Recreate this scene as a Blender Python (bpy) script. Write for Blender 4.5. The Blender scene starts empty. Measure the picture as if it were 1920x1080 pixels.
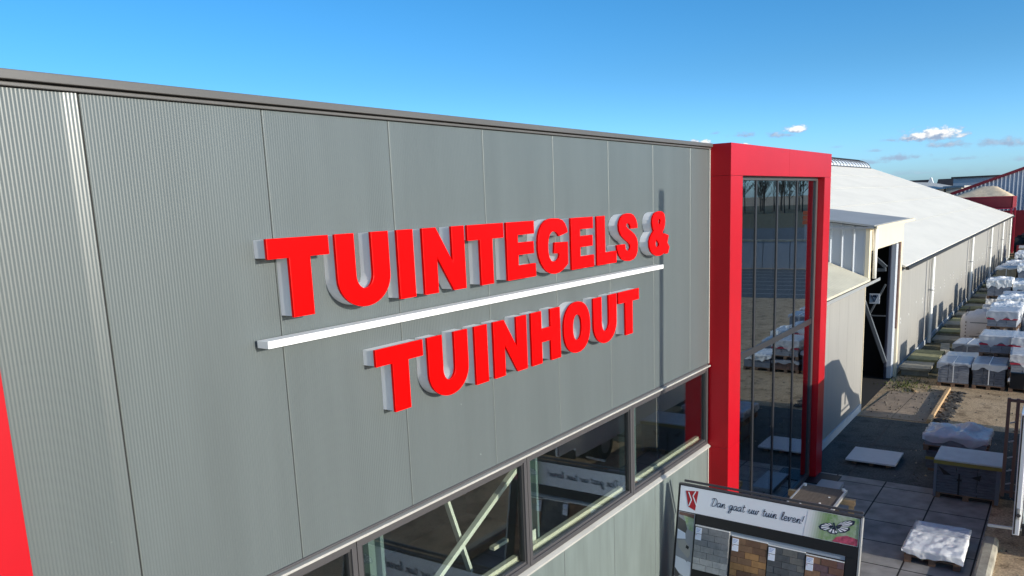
import bpy, bmesh, math, random
from mathutils import Vector, Matrix, noise
R = math.radians
random.seed(7)
sc = bpy.context.scene
col = sc.collection

# ------------------------------------------------------------------ camera
YAW, PITCH, ROLL, F = R(35.37), R(-10.61), R(-2.32), 1496.4
fw = Vector((math.cos(YAW)*math.cos(PITCH), math.sin(YAW)*math.cos(PITCH), math.sin(PITCH)))
rt = fw.cross(Vector((0, 0, 1))).normalized(); up = rt.cross(fw)
cr, sr = math.cos(ROLL), math.sin(ROLL)
rt, up = cr*rt + sr*up, cr*up - sr*rt
cam = bpy.data.cameras.new('camera'); co = bpy.data.objects.new('camera', cam); col.objects.link(co)
M3 = Matrix((rt, up, -fw)).transposed()
co.matrix_world = Matrix.Translation((0, -4.5, 5.94)) @ M3.to_4x4()
cam.sensor_fit = 'HORIZONTAL'; cam.sensor_width = 36; cam.lens = F/1920*36
cam.shift_y = 126.6/1920; cam.clip_start = .05; cam.clip_end = 8000
sc.camera = co

# ------------------------------------------------------------------ light
SUN_EL, SUN_AZ = R(12.6), R(-5.0)          # azimuth: from the facade's normal (-Y) towards +X
SUN_E, SKY_E, EXPO = 3.9, .15, 0.42
sv = Vector((math.sin(SUN_AZ)*math.cos(SUN_EL), -math.cos(SUN_AZ)*math.cos(SUN_EL), math.sin(SUN_EL)))
sl = bpy.data.lights.new('sun', 'SUN'); so = bpy.data.objects.new('sun', sl); col.objects.link(so)
sl.energy = SUN_E; sl.angle = R(.5); sl.color = (1, .94, .83)
so.rotation_euler = sv.to_track_quat('Z', 'Y').to_euler()
sc.view_settings.view_transform = 'Standard'; sc.view_settings.look = 'None'
sc.view_settings.exposure = EXPO; sc.view_settings.gamma = 1
sc.view_settings.use_curve_mapping = False

w = bpy.data.worlds.new('World'); sc.world = w; w.use_nodes = True
nt = w.node_tree; nt.nodes.clear()
def N(t, **k):
    n = nt.nodes.new(t)
    for a, b in k.items(): setattr(n, a, b)
    return n
def L(a, b): nt.links.new(a, b)
def MA(op, a, b=None, c=None):
    n = N('ShaderNodeMath', operation=op)
    for i, v in enumerate((a, b, c)):
        if v is None: continue
        if isinstance(v, (int, float)): n.inputs[i].default_value = v
        else: L(v, n.inputs[i])
    return n.outputs[0]
sky = N('ShaderNodeTexSky', sky_type='NISHITA', sun_disc=False)
sky.sun_elevation = SUN_EL; sky.sun_rotation = math.atan2(sv.x, sv.y)
sky.altitude = 0; sky.air_density = .7; sky.dust_density = 1.0; sky.ozone_density = 3.5
hs = N('ShaderNodeHueSaturation'); hs.inputs['Saturation'].default_value = 1.2
hs.inputs['Hue'].default_value = .494; hs.inputs['Value'].default_value = 1.08
L(sky.outputs[0], hs.inputs['Color'])
tc = N('ShaderNodeTexCoord'); sp = N('ShaderNodeSeparateXYZ'); L(tc.outputs['Generated'], sp.inputs[0])
az = MA('MULTIPLY', MA('ARCTAN2', sp.outputs[1], sp.outputs[0]), 180/math.pi)
el = MA('MULTIPLY', MA('ARCSINE', sp.outputs[2]), 180/math.pi)
cv = N('ShaderNodeCombineXYZ'); L(az, cv.inputs[0]); L(MA('MULTIPLY', el, 1.6), cv.inputs[1])
def noise_n(scale, detail, rough=.55):
    n = N('ShaderNodeTexNoise'); n.inputs['Scale'].default_value = scale; n.inputs['Detail'].default_value = detail
    n.inputs['Roughness'].default_value = rough; L(cv.outputs[0], n.inputs['Vector']); return n.outputs['Fac']
nz = noise_n(1.5, 6, .6); nz3 = noise_n(1.7, 3)
# (azimuth, elevation, half width, half height, density, whiteness)
CL = [(7.8, 3.2, 2.3, .66, 1, 1), (6.7, 2.6, 1.9, .36, .9, .3), (15.8, 4.12, 1.1, .42, 1, .95), (16.7, 3.85, 1.5, .32, .9, .35),
      (19.0, 4.0, 1.3, .30, .85, .3), (20.9, 4.25, .5, .16, .5, .2), (22.3, 3.75, .45, .35, 1, 1), (21.6, 3.6, .6, .35, 1, 1), (18.9, 3.25, .5, .3, 1, 1),
      (4.0, 2.5, 2.2, .46, .9, .25), (9.6, 2.0, 1.9, .34, .85, .15), (12.0, 1.8, 1.9, .30, .75, .15), (10.2, 3.1, .8, .16, .6, .2),
      (13.3, 2.9, .5, .14, .4, .2), (6.2, 1.75, 1.6, .2, .5, .15), (2.6, 1.5, 2.2, .3, .5, .4), (11.0, 2.5, .8, .14, .5, .2), (8.0, 1.0, 4, .3, .35, .6)]
tot = None; wht = None
for a, e, ra, re, den, wh in CL:
    dx = MA('DIVIDE', MA('SUBTRACT', az, a), ra); dy = MA('DIVIDE', MA('SUBTRACT', el, e), re)
    below = MA('MULTIPLY', MA('LESS_THAN', dy, 0), .8)          # flatter underside
    dy2 = MA('MULTIPLY', dy, MA('ADD', 1, below))
    d = MA('SUBTRACT', 1, MA('SQRT', MA('ADD', MA('MULTIPLY', dx, dx), MA('MULTIPLY', dy2, dy2))))
    d = MA('ADD', d, MA('MULTIPLY', MA('SUBTRACT', nz, .50), 1.9 if wh > .6 else 2.4))
    m = N('ShaderNodeMapRange', interpolation_type='SMOOTHSTEP'); L(d, m.inputs[0])
    m.inputs[1].default_value = 0.02; m.inputs[2].default_value = .62 if wh > .6 else 1.1; m.inputs[4].default_value = den
    al = m.outputs[0]
    lit = MA('MULTIPLY', MA('ADD', .36, MA('ADD', MA('MULTIPLY', dy, .7), MA('MULTIPLY', MA('SUBTRACT', nz3, .5), 2.2))), wh)
    wl = MA('MULTIPLY', al, lit)
    tot = al if tot is None else MA('MAXIMUM', tot, al)
    wht = wl if wht is None else MA('MAXIMUM', wht, wl)
cc = N('ShaderNodeMix', data_type='RGBA'); cc.inputs[6].default_value = (1.75, 2.3, 3.2, 1); cc.inputs[7].default_value = (5.6, 5.6, 5.5, 1)
cl2 = N('ShaderNodeMapRange'); L(wht, cl2.inputs[0]); cl2.inputs[1].default_value = .05; cl2.inputs[2].default_value = .6
L(cl2.outputs[0], cc.inputs[0])
hz = N('ShaderNodeMapRange', interpolation_type='SMOOTHSTEP'); L(el, hz.inputs[0]); hz.inputs[1].default_value = 0; hz.inputs[2].default_value = 9; hz.inputs[3].default_value = 1; hz.inputs[4].default_value = 0
hm = N('ShaderNodeMix', data_type='RGBA', blend_type='MULTIPLY'); L(hz.outputs[0], hm.inputs[0]); L(hs.outputs[0], hm.inputs[6]); hm.inputs[7].default_value = (1.12, 1.36, 1.62, 1)
mx = N('ShaderNodeMix', data_type='RGBA'); L(tot, mx.inputs[0]); L(hm.outputs[2], mx.inputs[6]); L(cc.outputs[2], mx.inputs[7])
bg = N('ShaderNodeBackground'); bg.inputs['Strength'].default_value = SKY_E; L(mx.outputs[2], bg.inputs['Color'])
wo = N('ShaderNodeOutputWorld'); L(bg.outputs[0], wo.inputs['Surface'])

# ------------------------------------------------------------------ materials
MATS = {}
def mat(name, c, rough=.6, metal=0, spec=.5, var=0, vscale=3., bump=0, bscale=40., c2=None, stretch=None, coat=0, detail=5):
    m = bpy.data.materials.new(name); m.use_nodes = True; t = m.node_tree; b = t.nodes['Principled BSDF']
    b.inputs['Base Color'].default_value = (*c, 1); b.inputs['Roughness'].default_value = rough
    b.inputs['Metallic'].default_value = metal; b.inputs['Specular IOR Level'].default_value = spec
    if coat: b.inputs['Coat Weight'].default_value = coat; b.inputs['Coat Roughness'].default_value = .15
    if var or bump:
        g = t.nodes.new('ShaderNodeNewGeometry'); v = g.outputs['Position']
        if stretch:
            mp = t.nodes.new('ShaderNodeMapping'); mp.inputs['Scale'].default_value = stretch; t.links.new(v, mp.inputs[0]); v = mp.outputs[0]
    if var:
        n = t.nodes.new('ShaderNodeTexNoise'); n.inputs['Scale'].default_value = vscale; n.inputs['Detail'].default_value = detail
        n.inputs['Roughness'].default_value = .65; t.links.new(v, n.inputs['Vector'])
        r = t.nodes.new('ShaderNodeValToRGB'); r.color_ramp.elements[0].position = .32; r.color_ramp.elements[1].position = .68
        lo = c2 or tuple(x*(1-var) for x in c)
        r.color_ramp.elements[0].color = (*lo, 1); r.color_ramp.elements[1].color = (*(tuple(min(1, x*(1+var*.6)) for x in c) if not c2 else c), 1)
        t.links.new(n.outputs['Fac'], r.inputs[0]); t.links.new(r.outputs[0], b.inputs['Base Color'])
    if bump:
        n2 = t.nodes.new('ShaderNodeTexNoise'); n2.inputs['Scale'].default_value = bscale; n2.inputs['Detail'].default_value = 4
        t.links.new(v, n2.inputs['Vector'])
        bp = t.nodes.new('ShaderNodeBump'); bp.inputs['Strength'].default_value = bump; bp.inputs['Distance'].default_value = .02
        t.links.new(n2.outputs['Fac'], bp.inputs['Height']); t.links.new(bp.outputs[0], b.inputs['Normal'])
    MATS[name] = m; return m
def specks(m, c, scale, p0, p1):
    t = m.node_tree; b = t.nodes['Principled BSDF']; src = b.inputs['Base Color'].links[0].from_socket
    g = t.nodes.new('ShaderNodeNewGeometry'); n = t.nodes.new('ShaderNodeTexNoise'); n.inputs['Scale'].default_value = scale; n.inputs['Detail'].default_value = 3
    t.links.new(g.outputs['Position'], n.inputs['Vector']); r = t.nodes.new('ShaderNodeMapRange'); t.links.new(n.outputs['Fac'], r.inputs[0])
    r.inputs[1].default_value = p0; r.inputs[2].default_value = p1; r.inputs[4].default_value = .7
    x = t.nodes.new('ShaderNodeMix'); x.data_type = 'RGBA'; t.links.new(r.outputs[0], x.inputs[0]); t.links.new(src, x.inputs[6]); x.inputs[7].default_value = (*c, 1)
    t.links.new(x.outputs[2], b.inputs['Base Color'])
def ground_mat(name, ca, cb, cdark, rough=.9):
    m = bpy.data.materials.new(name); m.use_nodes = True; t = m.node_tree; b = t.nodes['Principled BSDF']
    g = t.nodes.new('ShaderNodeNewGeometry')
    def nn(s, d=6, rg=.6):
        n = t.nodes.new('ShaderNodeTexNoise'); n.inputs['Scale'].default_value = s; n.inputs['Detail'].default_value = d
        n.inputs['Roughness'].default_value = rg; t.links.new(g.outputs['Position'], n.inputs['Vector']); return n.outputs['Fac']
    def ramp(f, p0, p1, c0, c1):
        r = t.nodes.new('ShaderNodeValToRGB'); e = r.color_ramp.elements
        e[0].position = p0; e[1].position = p1; e[0].color = (*c0, 1); e[1].color = (*c1, 1); t.links.new(f, r.inputs[0]); return r.outputs[0]
    def mul(a, bb, f=1):
        x = t.nodes.new('ShaderNodeMix'); x.data_type = 'RGBA'; x.blend_type = 'MULTIPLY'; x.inputs[0].default_value = f
        t.links.new(a, x.inputs[6]); t.links.new(bb, x.inputs[7]); return x.outputs[2]
    c = ramp(nn(.7), .35, .65, ca, cb)
    c = mul(c, ramp(nn(24, 4, .85), .36, .64, (.5, .5, .5), (1.3, 1.3, 1.3)))
    c = mul(c, ramp(nn(2.3, 8, .7), .36, .5, cdark, (1, 1, 1)))
    t.links.new(c, b.inputs['Base Color']); b.inputs['Roughness'].default_value = rough; b.inputs['Specular IOR Level'].default_value = .25
    bp = t.nodes.new('ShaderNodeBump'); bp.inputs['Strength'].default_value = .35; bp.inputs['Distance'].default_value = .01
    t.links.new(nn(60, 3, .8), bp.inputs['Height']); t.links.new(bp.outputs[0], b.inputs['Normal'])
    MATS[name] = m; return m
def brick_mat(name, c1, c2, mortar, bw, bh, ms, axis='XY', offset=0, rough=.8, bump=.3):
    m = bpy.data.materials.new(name); m.use_nodes = True; t = m.node_tree; b = t.nodes['Principled BSDF']
    g = t.nodes.new('ShaderNodeNewGeometry'); s = t.nodes.new('ShaderNodeSeparateXYZ'); t.links.new(g.outputs['Position'], s.inputs[0])
    cb_ = t.nodes.new('ShaderNodeCombineXYZ'); ix = {'X': 0, 'Y': 1, 'Z': 2}
    t.links.new(s.outputs[ix[axis[0]]], cb_.inputs[0]); t.links.new(s.outputs[ix[axis[1]]], cb_.inputs[1])
    mp = t.nodes.new('ShaderNodeMapping'); t.links.new(cb_.outputs[0], mp.inputs[0])
    br = t.nodes.new('ShaderNodeTexBrick'); t.links.new(mp.outputs[0], br.inputs['Vector'])
    br.inputs['Color1'].default_value = (*c1, 1); br.inputs['Color2'].default_value = (*c2, 1); br.inputs['Mortar'].default_value = (*mortar, 1)
    br.inputs['Scale'].default_value = 1; br.inputs['Brick Width'].default_value = bw; br.inputs['Row Height'].default_value = bh
    br.inputs['Mortar Size'].default_value = ms; br.inputs['Mortar Smooth'].default_value = .1; br.offset = offset
    n = t.nodes.new('ShaderNodeTexNoise'); n.inputs['Scale'].default_value = 3; n.inputs['Detail'].default_value = 8; t.links.new(g.outputs['Position'], n.inputs['Vector'])
    rp = t.nodes.new('ShaderNodeValToRGB'); rp.color_ramp.elements[0].position = .3; rp.color_ramp.elements[1].position = .7
    rp.color_ramp.elements[0].color = (.65, .65, .65, 1); rp.color_ramp.elements[1].color = (1.15, 1.15, 1.15, 1); t.links.new(n.outputs['Fac'], rp.inputs[0])
    x = t.nodes.new('ShaderNodeMix'); x.data_type = 'RGBA'; x.blend_type = 'MULTIPLY'; x.inputs[0].default_value = 1
    t.links.new(br.outputs['Color'], x.inputs[6]); t.links.new(rp.outputs[0], x.inputs[7]); t.links.new(x.outputs[2], b.inputs['Base Color'])
    bp = t.nodes.new('ShaderNodeBump'); bp.invert = True; bp.inputs['Strength'].default_value = bump; bp.inputs['Distance'].default_value = .01
    t.links.new(br.outputs['Fac'], bp.inputs['Height']); t.links.new(bp.outputs[0], b.inputs['Normal'])
    b.inputs['Roughness'].default_value = rough; b.inputs['Specular IOR Level'].default_value = .3
    MATS[name] = m; return m, mp
def glass_mat(name, tint, boost=2.0, rough=0.0):
    m = bpy.data.materials.new(name); m.use_nodes = True; t = m.node_tree; t.nodes.clear()
    gg = t.nodes.new('ShaderNodeNewGeometry'); dt = t.nodes.new('ShaderNodeVectorMath'); dt.operation = 'DOT_PRODUCT'
    t.links.new(gg.outputs['Normal'], dt.inputs[0]); t.links.new(gg.outputs['Incoming'], dt.inputs[1])
    def mm(op, a, b_=None):
        q = t.nodes.new('ShaderNodeMath'); q.operation = op
        for i_, v_ in enumerate((a, b_)):
            if isinstance(v_, (int, float)): q.inputs[i_].default_value = v_
            elif v_ is not None: t.links.new(v_, q.inputs[i_])
        return q
    ab = mm('ABSOLUTE', dt.outputs['Value']); om = mm('SUBTRACT', 1, ab.outputs[0]); p5 = mm('POWER', om.outputs[0], 5)
    sc_ = mm('ADD', .045, mm('MULTIPLY', p5.outputs[0], .955).outputs[0])     # Schlick reflectance of one pane face
    mu = mm('MULTIPLY', sc_.outputs[0], boost); mu.use_clamp = True
    tr = t.nodes.new('ShaderNodeBsdfTransparent'); tr.inputs[0].default_value = (*tint, 1)
    gl = t.nodes.new('ShaderNodeBsdfGlossy'); gl.inputs['Roughness'].default_value = rough; gl.inputs[0].default_value = (.80, .90, 1, 1)
    n = t.nodes.new('ShaderNodeTexNoise'); n.inputs['Scale'].default_value = .9; n.inputs['Detail'].default_value = 1
    g = t.nodes.new('ShaderNodeNewGeometry'); t.links.new(g.outputs['Position'], n.inputs['Vector'])
    bp = t.nodes.new('ShaderNodeBump'); bp.inputs['Strength'].default_value = .05; bp.inputs['Distance'].default_value = .02
    t.links.new(n.outputs['Fac'], bp.inputs['Height']); t.links.new(bp.outputs[0], gl.inputs['Normal'])
    mx_ = t.nodes.new('ShaderNodeMixShader'); t.links.new(mu.outputs[0], mx_.inputs[0]); t.links.new(tr.outputs[0], mx_.inputs[1]); t.links.new(gl.outputs[0], mx_.inputs[2])
    o = t.nodes.new('ShaderNodeOutputMaterial'); t.links.new(mx_.outputs[0], o.inputs[0]); MATS[name] = m; return m
def film_mat(name, c, trans=.4, rough=.25):
    m = bpy.data.materials.new(name); m.use_nodes = True; t = m.node_tree; b = t.nodes['Principled BSDF']; o = t.nodes['Material Output']
    b.inputs['Base Color'].default_value = (*c, 1); b.inputs['Roughness'].default_value = rough; b.inputs['Specular IOR Level'].default_value = .6
    tr = t.nodes.new('ShaderNodeBsdfTransparent'); mx_ = t.nodes.new('ShaderNodeMixShader'); mx_.inputs[0].default_value = 1-trans
    t.links.new(tr.outputs[0], mx_.inputs[1]); t.links.new(b.outputs[0], mx_.inputs[2]); t.links.new(mx_.outputs[0], o.inputs[0])
    g = t.nodes.new('ShaderNodeNewGeometry'); n = t.nodes.new('ShaderNodeTexNoise'); n.inputs['Scale'].default_value = 9; n.inputs['Detail'].default_value = 6
    t.links.new(g.outputs['Position'], n.inputs['Vector'])
    bp = t.nodes.new('ShaderNodeBump'); bp.inputs['Strength'].default_value = .6; bp.inputs['Distance'].default_value = .03
    t.links.new(n.outputs['Fac'], bp.inputs['Height']); t.links.new(bp.outputs[0], b.inputs['Normal'])
    MATS[name] = m; return m

PANEL = mat('grey_coated_steel', (.100, .117, .118), .34, 0, .55, var=.09, vscale=1.6, stretch=(1.6, 1, .16), detail=7)
specks(PANEL, (.3, .32, .3), 7, .745, .80)
LOWER = mat('grey_lower_cladding', (.15, .18, .17), .45, 0, .5, var=.2, vscale=2.2, stretch=(2, 1, .25))
GAP = mat('dark_seal', (.012, .013, .013), .8)
TRIM = mat('anodised_trim', (.115, .11, .105), .45, .2, .5, var=.1, vscale=1.5, stretch=(.5, 1, 6))
TRIML = mat('pale_flashing', (.40, .385, .35), .5, 0, .5, var=.12, vscale=2)
RED = mat('portal_red', (.43, .003, .010), .36, 0, .32, var=.08, vscale=.8, bump=.12, bscale=1.3)
LRED = mat('letter_red_acrylic', (.80, .0, .0), .35, 0, .12)
LWHITE = mat('letter_white_side', (.86, .86, .86), .45, 0, .4, var=.04, vscale=3)
BARW = mat('white_bar_paint', (.86, .86, .84), .4)
FRAME = mat('window_frame_grey', (.07, .066, .068), .4, .1, .5)
FRAMED = mat('window_gasket', (.015, .015, .016), .6)
GLASS = glass_mat('window_glass', (.88, .91, .87), 2.0)
GLASS2 = glass_mat('curtain_wall_glass', (.6, .66, .66), 1.9)
CREAM = mat('cream_board', (.72, .69, .58), .6)
STEELW = mat('white_bracing_paint', (.72, .74, .68), .5)
STEELB = mat('bluegrey_column_paint', (.14, .19, .2), .5)
INT = mat('interior_wall', (.26, .25, .23), .9, var=.2, vscale=1)
INTF = mat('interior_floor', (.30, .29, .26), .7, var=.2, vscale=1)
NAVY = mat('dark_navy_paint', (.02, .025, .045), .6); BRACED = mat('shaded_brace', (.10, .11, .12), .6)  # brace colour darkened to carry the shade inside the doorway
RUBB = mat('dark_rubble', (.06, .055, .05), .9, var=.4, vscale=20)
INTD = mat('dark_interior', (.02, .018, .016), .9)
ROOFD = mat('roof_membrane', (.12, .12, .12), .9)
WALLG = mat('warehouse_sheet', (.31, .298, .272), .5, 0, .4, var=.07, vscale=1.3, stretch=(2.5, 1, .3))
WALLL = mat('cream_fascia_sheet', (.72, .63, .46), .5, var=.05, vscale=1.5)
WHITE = mat('white_plastic_pipe', (.8, .79, .74), .4)
PLINTH = mat('pale_plinth', (.5, .53, .55), .6, var=.1, vscale=3)
GREYM = mat('grey_metal', (.33, .34, .36), .5, .1, var=.08, vscale=2)
GREYL = mat('entry_side_sheet', (.48, .51, .55), .45, 0, .5)
DGREY = mat('dark_gutter', (.02, .02, .02), .6)
BLACK = mat('black_plastic', (.012, .012, .013), .5)
ALU = mat('aluminium', (.6, .6, .58), .35, .6)
WOODP = mat('light_wood', (.5, .33, .17), .7, var=.25, vscale=8, stretch=(1, 1, 8))
WOODB = mat('brown_plywood', (.14, .105, .075), .7, var=.3, vscale=5, stretch=(1, 5, 1))
PALW = mat('pallet_wood', (.2, .12, .075), .8, var=.35, vscale=5)
STONE_B = mat('blue_grey_paver', (.25, .265, .30), .75, var=.25, vscale=6, bump=.3, bscale=30, stretch=(1, 1, 5))
STONE_D = mat('charcoal_paver', (.115, .125, .15), .75, var=.3, vscale=6, bump=.3, bscale=30, stretch=(1, 1, 5))
STONE_R = mat('brown_paver', (.17, .1, .08), .8, var=.3, vscale=6)
STONE_S = mat('sand_paver', (.32, .26, .17), .8, var=.25, vscale=6)
FILM = film_mat('clear_film', (.80, .81, .83), .38, .2)
FILMW = film_mat('white_film', (.88, .87, .84), .05, .3)
FILMB = film_mat('blue_grey_film', (.50, .54, .60), .25, .25)
FOIL = film_mat('crumpled_clear_foil', (.75, .76, .8), .3, .18)
CARD = mat('pale_cover_sheet', (.55, .6, .58), .6, var=.1, vscale=4)
WRAPD = film_mat('dark_wrap_edge', (.2, .22, .27), .3, .3)
YEL = mat('yellow_strip', (.26, .22, .05), .6)
SLABW = mat('white_slab', (.62, .62, .62), .6, var=.05, vscale=6)
CONC = mat('weathered_concrete', (.36, .33, .26), .9, var=.3, vscale=4, bump=.4, bscale=50)
CONCM = mat('mossy_concrete', (.3, .29, .15), .95, var=.35, vscale=3, bump=.4, bscale=50)
RUST = mat('worn_road_plate', (.36, .27, .19), .8, var=.3, vscale=1.6, bump=.25, bscale=30)
BAGW = mat('woven_white_bag', (.8, .72, .68), .7, var=.06, vscale=8, bump=.3, bscale=18)
DRED = mat('dark_red_steel', (.22, .012, .02), .5, var=.15, vscale=1)
PINK = mat('faded_red_steel', (.5, .03, .06), .5)
SANDM = mat('sand_heap', (.70, .56, .38), .95, var=.2, vscale=2, bump=.5, bscale=6)
GABLE = mat('far_grey_sheet', (.38, .42, .48), .6)
FARW = mat('far_pale_wall', (.6, .58, .5), .7); FARR = mat('far_grey_roof', (.4, .4, .38), .7)
FARB = mat('far_blue_hall', (.33, .38, .44), .7); FARD = mat('far_dark_tiles', (.035, .03, .03), .7, var=.3, vscale=.6)
FARWH = mat('far_white_gable', (.8, .8, .78), .7)
VANW = mat('van_white_paint', (.78, .79, .8), .25, 0, .5, coat=.6)
RUBBER = mat('tyre_rubber', (.015, .015, .015), .8)
BROWN = mat('brown_rack_steel', (.16, .1, .08), .6)
SIGNW = mat('sign_print_white', (.78, .80, .84), .5)
INK = mat('sign_ink', (.012, .02, .05), .6)
LOGO = mat('emblem_red', (.42, .01, .02), .5)
PGREEN = mat('printed_green', (.15, .3, .07), .6, var=.6, vscale=9, c2=(.45, .5, .42))
PPINK = mat('printed_pink', (.5, .08, .14), .6, var=.5, vscale=20)
TAGW = mat('price_card', (.75, .8, .9), .5); TAGB = mat('price_card_print', (.25, .33, .6), .5)
BARK = mat('bark', (.06, .05, .04), .9); TWIG = mat('bare_twigs', (.085, .072, .05), .95)
ORANGE = mat('orange_crate', (.6, .12, .04), .6)
YARD = ground_mat('yard_surface', (.45, .325, .195), (.59, .435, .275), (.48, .46, .43))
ASPH = ground_mat('dark_asphalt', (.075, .085, .085), (.11, .115, .11), (.6, .6, .6))
ROADM = ground_mat('grey_asphalt', (.10, .115, .125), (.13, .145, .155), (.8, .8, .8))
GRASS = ground_mat('winter_grass', (.11, .1, .05), (.17, .14, .07), (.7, .7, .6))
TILE, mpt = brick_mat('paving_slab', (.27, .26, .25), (.33, .315, .29), (.02, .02, .02), .95, .95, .014)
mpt.inputs['Location'].default_value = (.16, -.27, 0)

def roof_mat(name, c, per, dirt, axis=0, strength=.25):
    m = mat(name, c, .55, 0, .4, var=dirt, vscale=.8, stretch=(.35, 1, 1)); t = m.node_tree; b = t.nodes['Principled BSDF']
    g = t.nodes.new('ShaderNodeNewGeometry'); s = t.nodes.new('ShaderNodeSeparateXYZ'); t.links.new(g.outputs['Position'], s.inputs[0])
    mu = t.nodes.new('ShaderNodeMath'); mu.operation = 'MULTIPLY'; mu.inputs[1].default_value = 2*math.pi/per; t.links.new(s.outputs[axis], mu.inputs[0])
    si = t.nodes.new('ShaderNodeMath'); si.operation = 'SINE'; t.links.new(mu.outputs[0], si.inputs[0])
    bp = t.nodes.new('ShaderNodeBump'); bp.inputs['Strength'].default_value = strength; bp.inputs['Distance'].default_value = .03
    t.links.new(si.outputs[0], bp.inputs['Height']); t.links.new(bp.outputs[0], b.inputs['Normal']); return m
ROOFW = roof_mat('white_corrugated_roof', (.81, .765, .66), .2, .065)
ROOFS = roof_mat('weathered_corrugated_roof', (.62, .58, .45), .2, .22, strength=.5)
LAP = mat('roof_lap_dark', (.5, .47, .4), .7)  # darker tone for the lines where the roof sheets overlap
PCARB = mat('rooflight_polycarbonate', (.68, .74, .8), .25, 0, .6)
ROOFE = roof_mat('grey_sheet_roof', (.36, .36, .35), .25, .1)

# ------------------------------------------------------------------ mesh helpers
def tag(o, label=None, cat=None, group=None, kind=None):
    if label: o['label'] = label
    if cat: o['category'] = cat
    if group: o['group'] = group
    if kind: o['kind'] = kind
    return o
def thing(name, label, cat, loc=(0, 0, 0), group=None):
    o = bpy.data.objects.new(name, None); col.objects.link(o); o.location = loc; o.empty_display_size = .2
    return tag(o, label, cat, group)
class MB:
    def __init__(s): s.v = []; s.f = []; s.m = []; s.mats = []
    def mi(s, m):
        if m not in s.mats: s.mats.append(m)
        return s.mats.index(m)
    def add(s, vs, fs, m):
        b = len(s.v); s.v += [tuple(p) for p in vs]; i = s.mi(m)
        for f in fs: s.f.append([b+k for k in f]); s.m.append(i)
        return s
    def box(s, a, b, m):
        x0, y0, z0 = a; x1, y1, z1 = b
        x0, x1 = min(x0, x1), max(x0, x1); y0, y1 = min(y0, y1), max(y0, y1); z0, z1 = min(z0, z1), max(z0, z1)
        v = [(x, y, z) for z in (z0, z1) for y in (y0, y1) for x in (x0, x1)]
        return s.add(v, [(0, 2, 3, 1), (4, 5, 7, 6), (0, 1, 5, 4), (2, 6, 7, 3), (0, 4, 6, 2), (1, 3, 7, 5)], m)
    def bar(s, p, q, wd, ht, m, upv=(0, 0, 1)):
        p, q = Vector(p), Vector(q); d = (q-p).normalized(); u = Vector(upv)
        if abs(d.dot(u)) > .98: u = Vector((1, 0, 0))
        a = d.cross(u).normalized(); u = a.cross(d)
        v = [tuple(c + a*sx*wd/2 + u*sy*ht/2) for c in (p, q) for sx, sy in ((-1, -1), (1, -1), (1, 1), (-1, 1))]
        return s.add(v, [(3, 2, 1, 0), (4, 5, 6, 7), (0, 1, 5, 4), (1, 2, 6, 5), (2, 3, 7, 6), (3, 0, 4, 7)], m)
    def tube(s, pts, r, m, n=8, r2=None):
        pts = [Vector(p) for p in pts]; k = len(pts); vs = []; r2 = r if r2 is None else r2
        for i, p in enumerate(pts):
            d = (pts[min(i+1, k-1)]-pts[max(i-1, 0)]).normalized(); u = Vector((0, 0, 1))
            if abs(d.dot(u)) > .95: u = Vector((1, 0, 0))
            a = d.cross(u).normalized(); b = a.cross(d); rr = r+(r2-r)*i/max(k-1, 1)
            vs += [tuple(p+(a*math.cos(t)+b*math.sin(t))*rr) for t in (2*math.pi*j/n for j in range(n))]
        fs = [[i*n+j, i*n+(j+1) % n, (i+1)*n+(j+1) % n, (i+1)*n+j] for i in range(k-1) for j in range(n)]
        fs += [list(range(n))[::-1], [(k-1)*n+j for j in range(n)]]
        return s.add(vs, fs, m)
    def prism(s, poly, axis, a, b, m):
        """polygon in the plane across 'axis', swept from a to b"""
        n = len(poly)
        def P(u, v, t): return {'X': (t, u, v), 'Y': (u, t, v), 'Z': (u, v, t)}[axis]
        vs = [P(u, v, a) for u, v in poly]+[P(u, v, b) for u, v in poly]
        fs = [list(range(n)), list(range(n, 2*n))[::-1]]+[[i, (i+1) % n, n+(i+1) % n, n+i][::-1] for i in range(n)]
        return s.add(vs, fs, m)
    def build(s, name, parent=None, bevel=0, smooth=False, xf=None, fixn=True):
        me = bpy.data.meshes.new(name)
        off = Vector((0, 0, 0)); p = parent
        while p is not None: off += Vector(p.location); p = p.parent
        vs = [(xf @ Vector(v)) if xf else Vector(v) for v in s.v]
        me.from_pydata([tuple(v-off) for v in vs], [], s.f)
        for m in s.mats: me.materials.append(m)
        for p, i in zip(me.polygons, s.m): p.material_index = i; p.use_smooth = smooth
        if fixn:
            bm = bmesh.new(); bm.from_mesh(me); bmesh.ops.recalc_face_normals(bm, faces=bm.faces); bm.to_mesh(me); bm.free()
        o = bpy.data.objects.new(name, me); col.objects.link(o); o.parent = parent
        if bevel:
            bv = o.modifiers.new('bevel', 'BEVEL'); bv.width = bevel; bv.segments = 2; bv.limit_method = 'ANGLE'; bv.angle_limit = R(40)
        return o
def copy_tree(o, parent=None):
    c = o.copy(); col.objects.link(c); c.parent = parent
    for ch in list(o.children): copy_tree(ch, c)
    return c
def catmull(pts, n=6, closed=False):
    P = [Vector((*p, 0) if len(p) == 2 else p) for p in pts]; k = len(P); out = []
    for i in range(k if closed else k-1):
        g = (lambda j: P[j % k]) if closed else (lambda j: P[max(0, min(k-1, j))])
        a, b, c, d = g(i-1), g(i), g(i+1), g(i+2)
        for t in (j/n for j in range(n)):
            out.append(.5*((2*b)+(c-a)*t+(2*a-5*b+4*c-d)*t*t+(3*b-a-3*c+d)*t**3))
    if not closed: out.append(P[-1])
    return out
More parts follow.
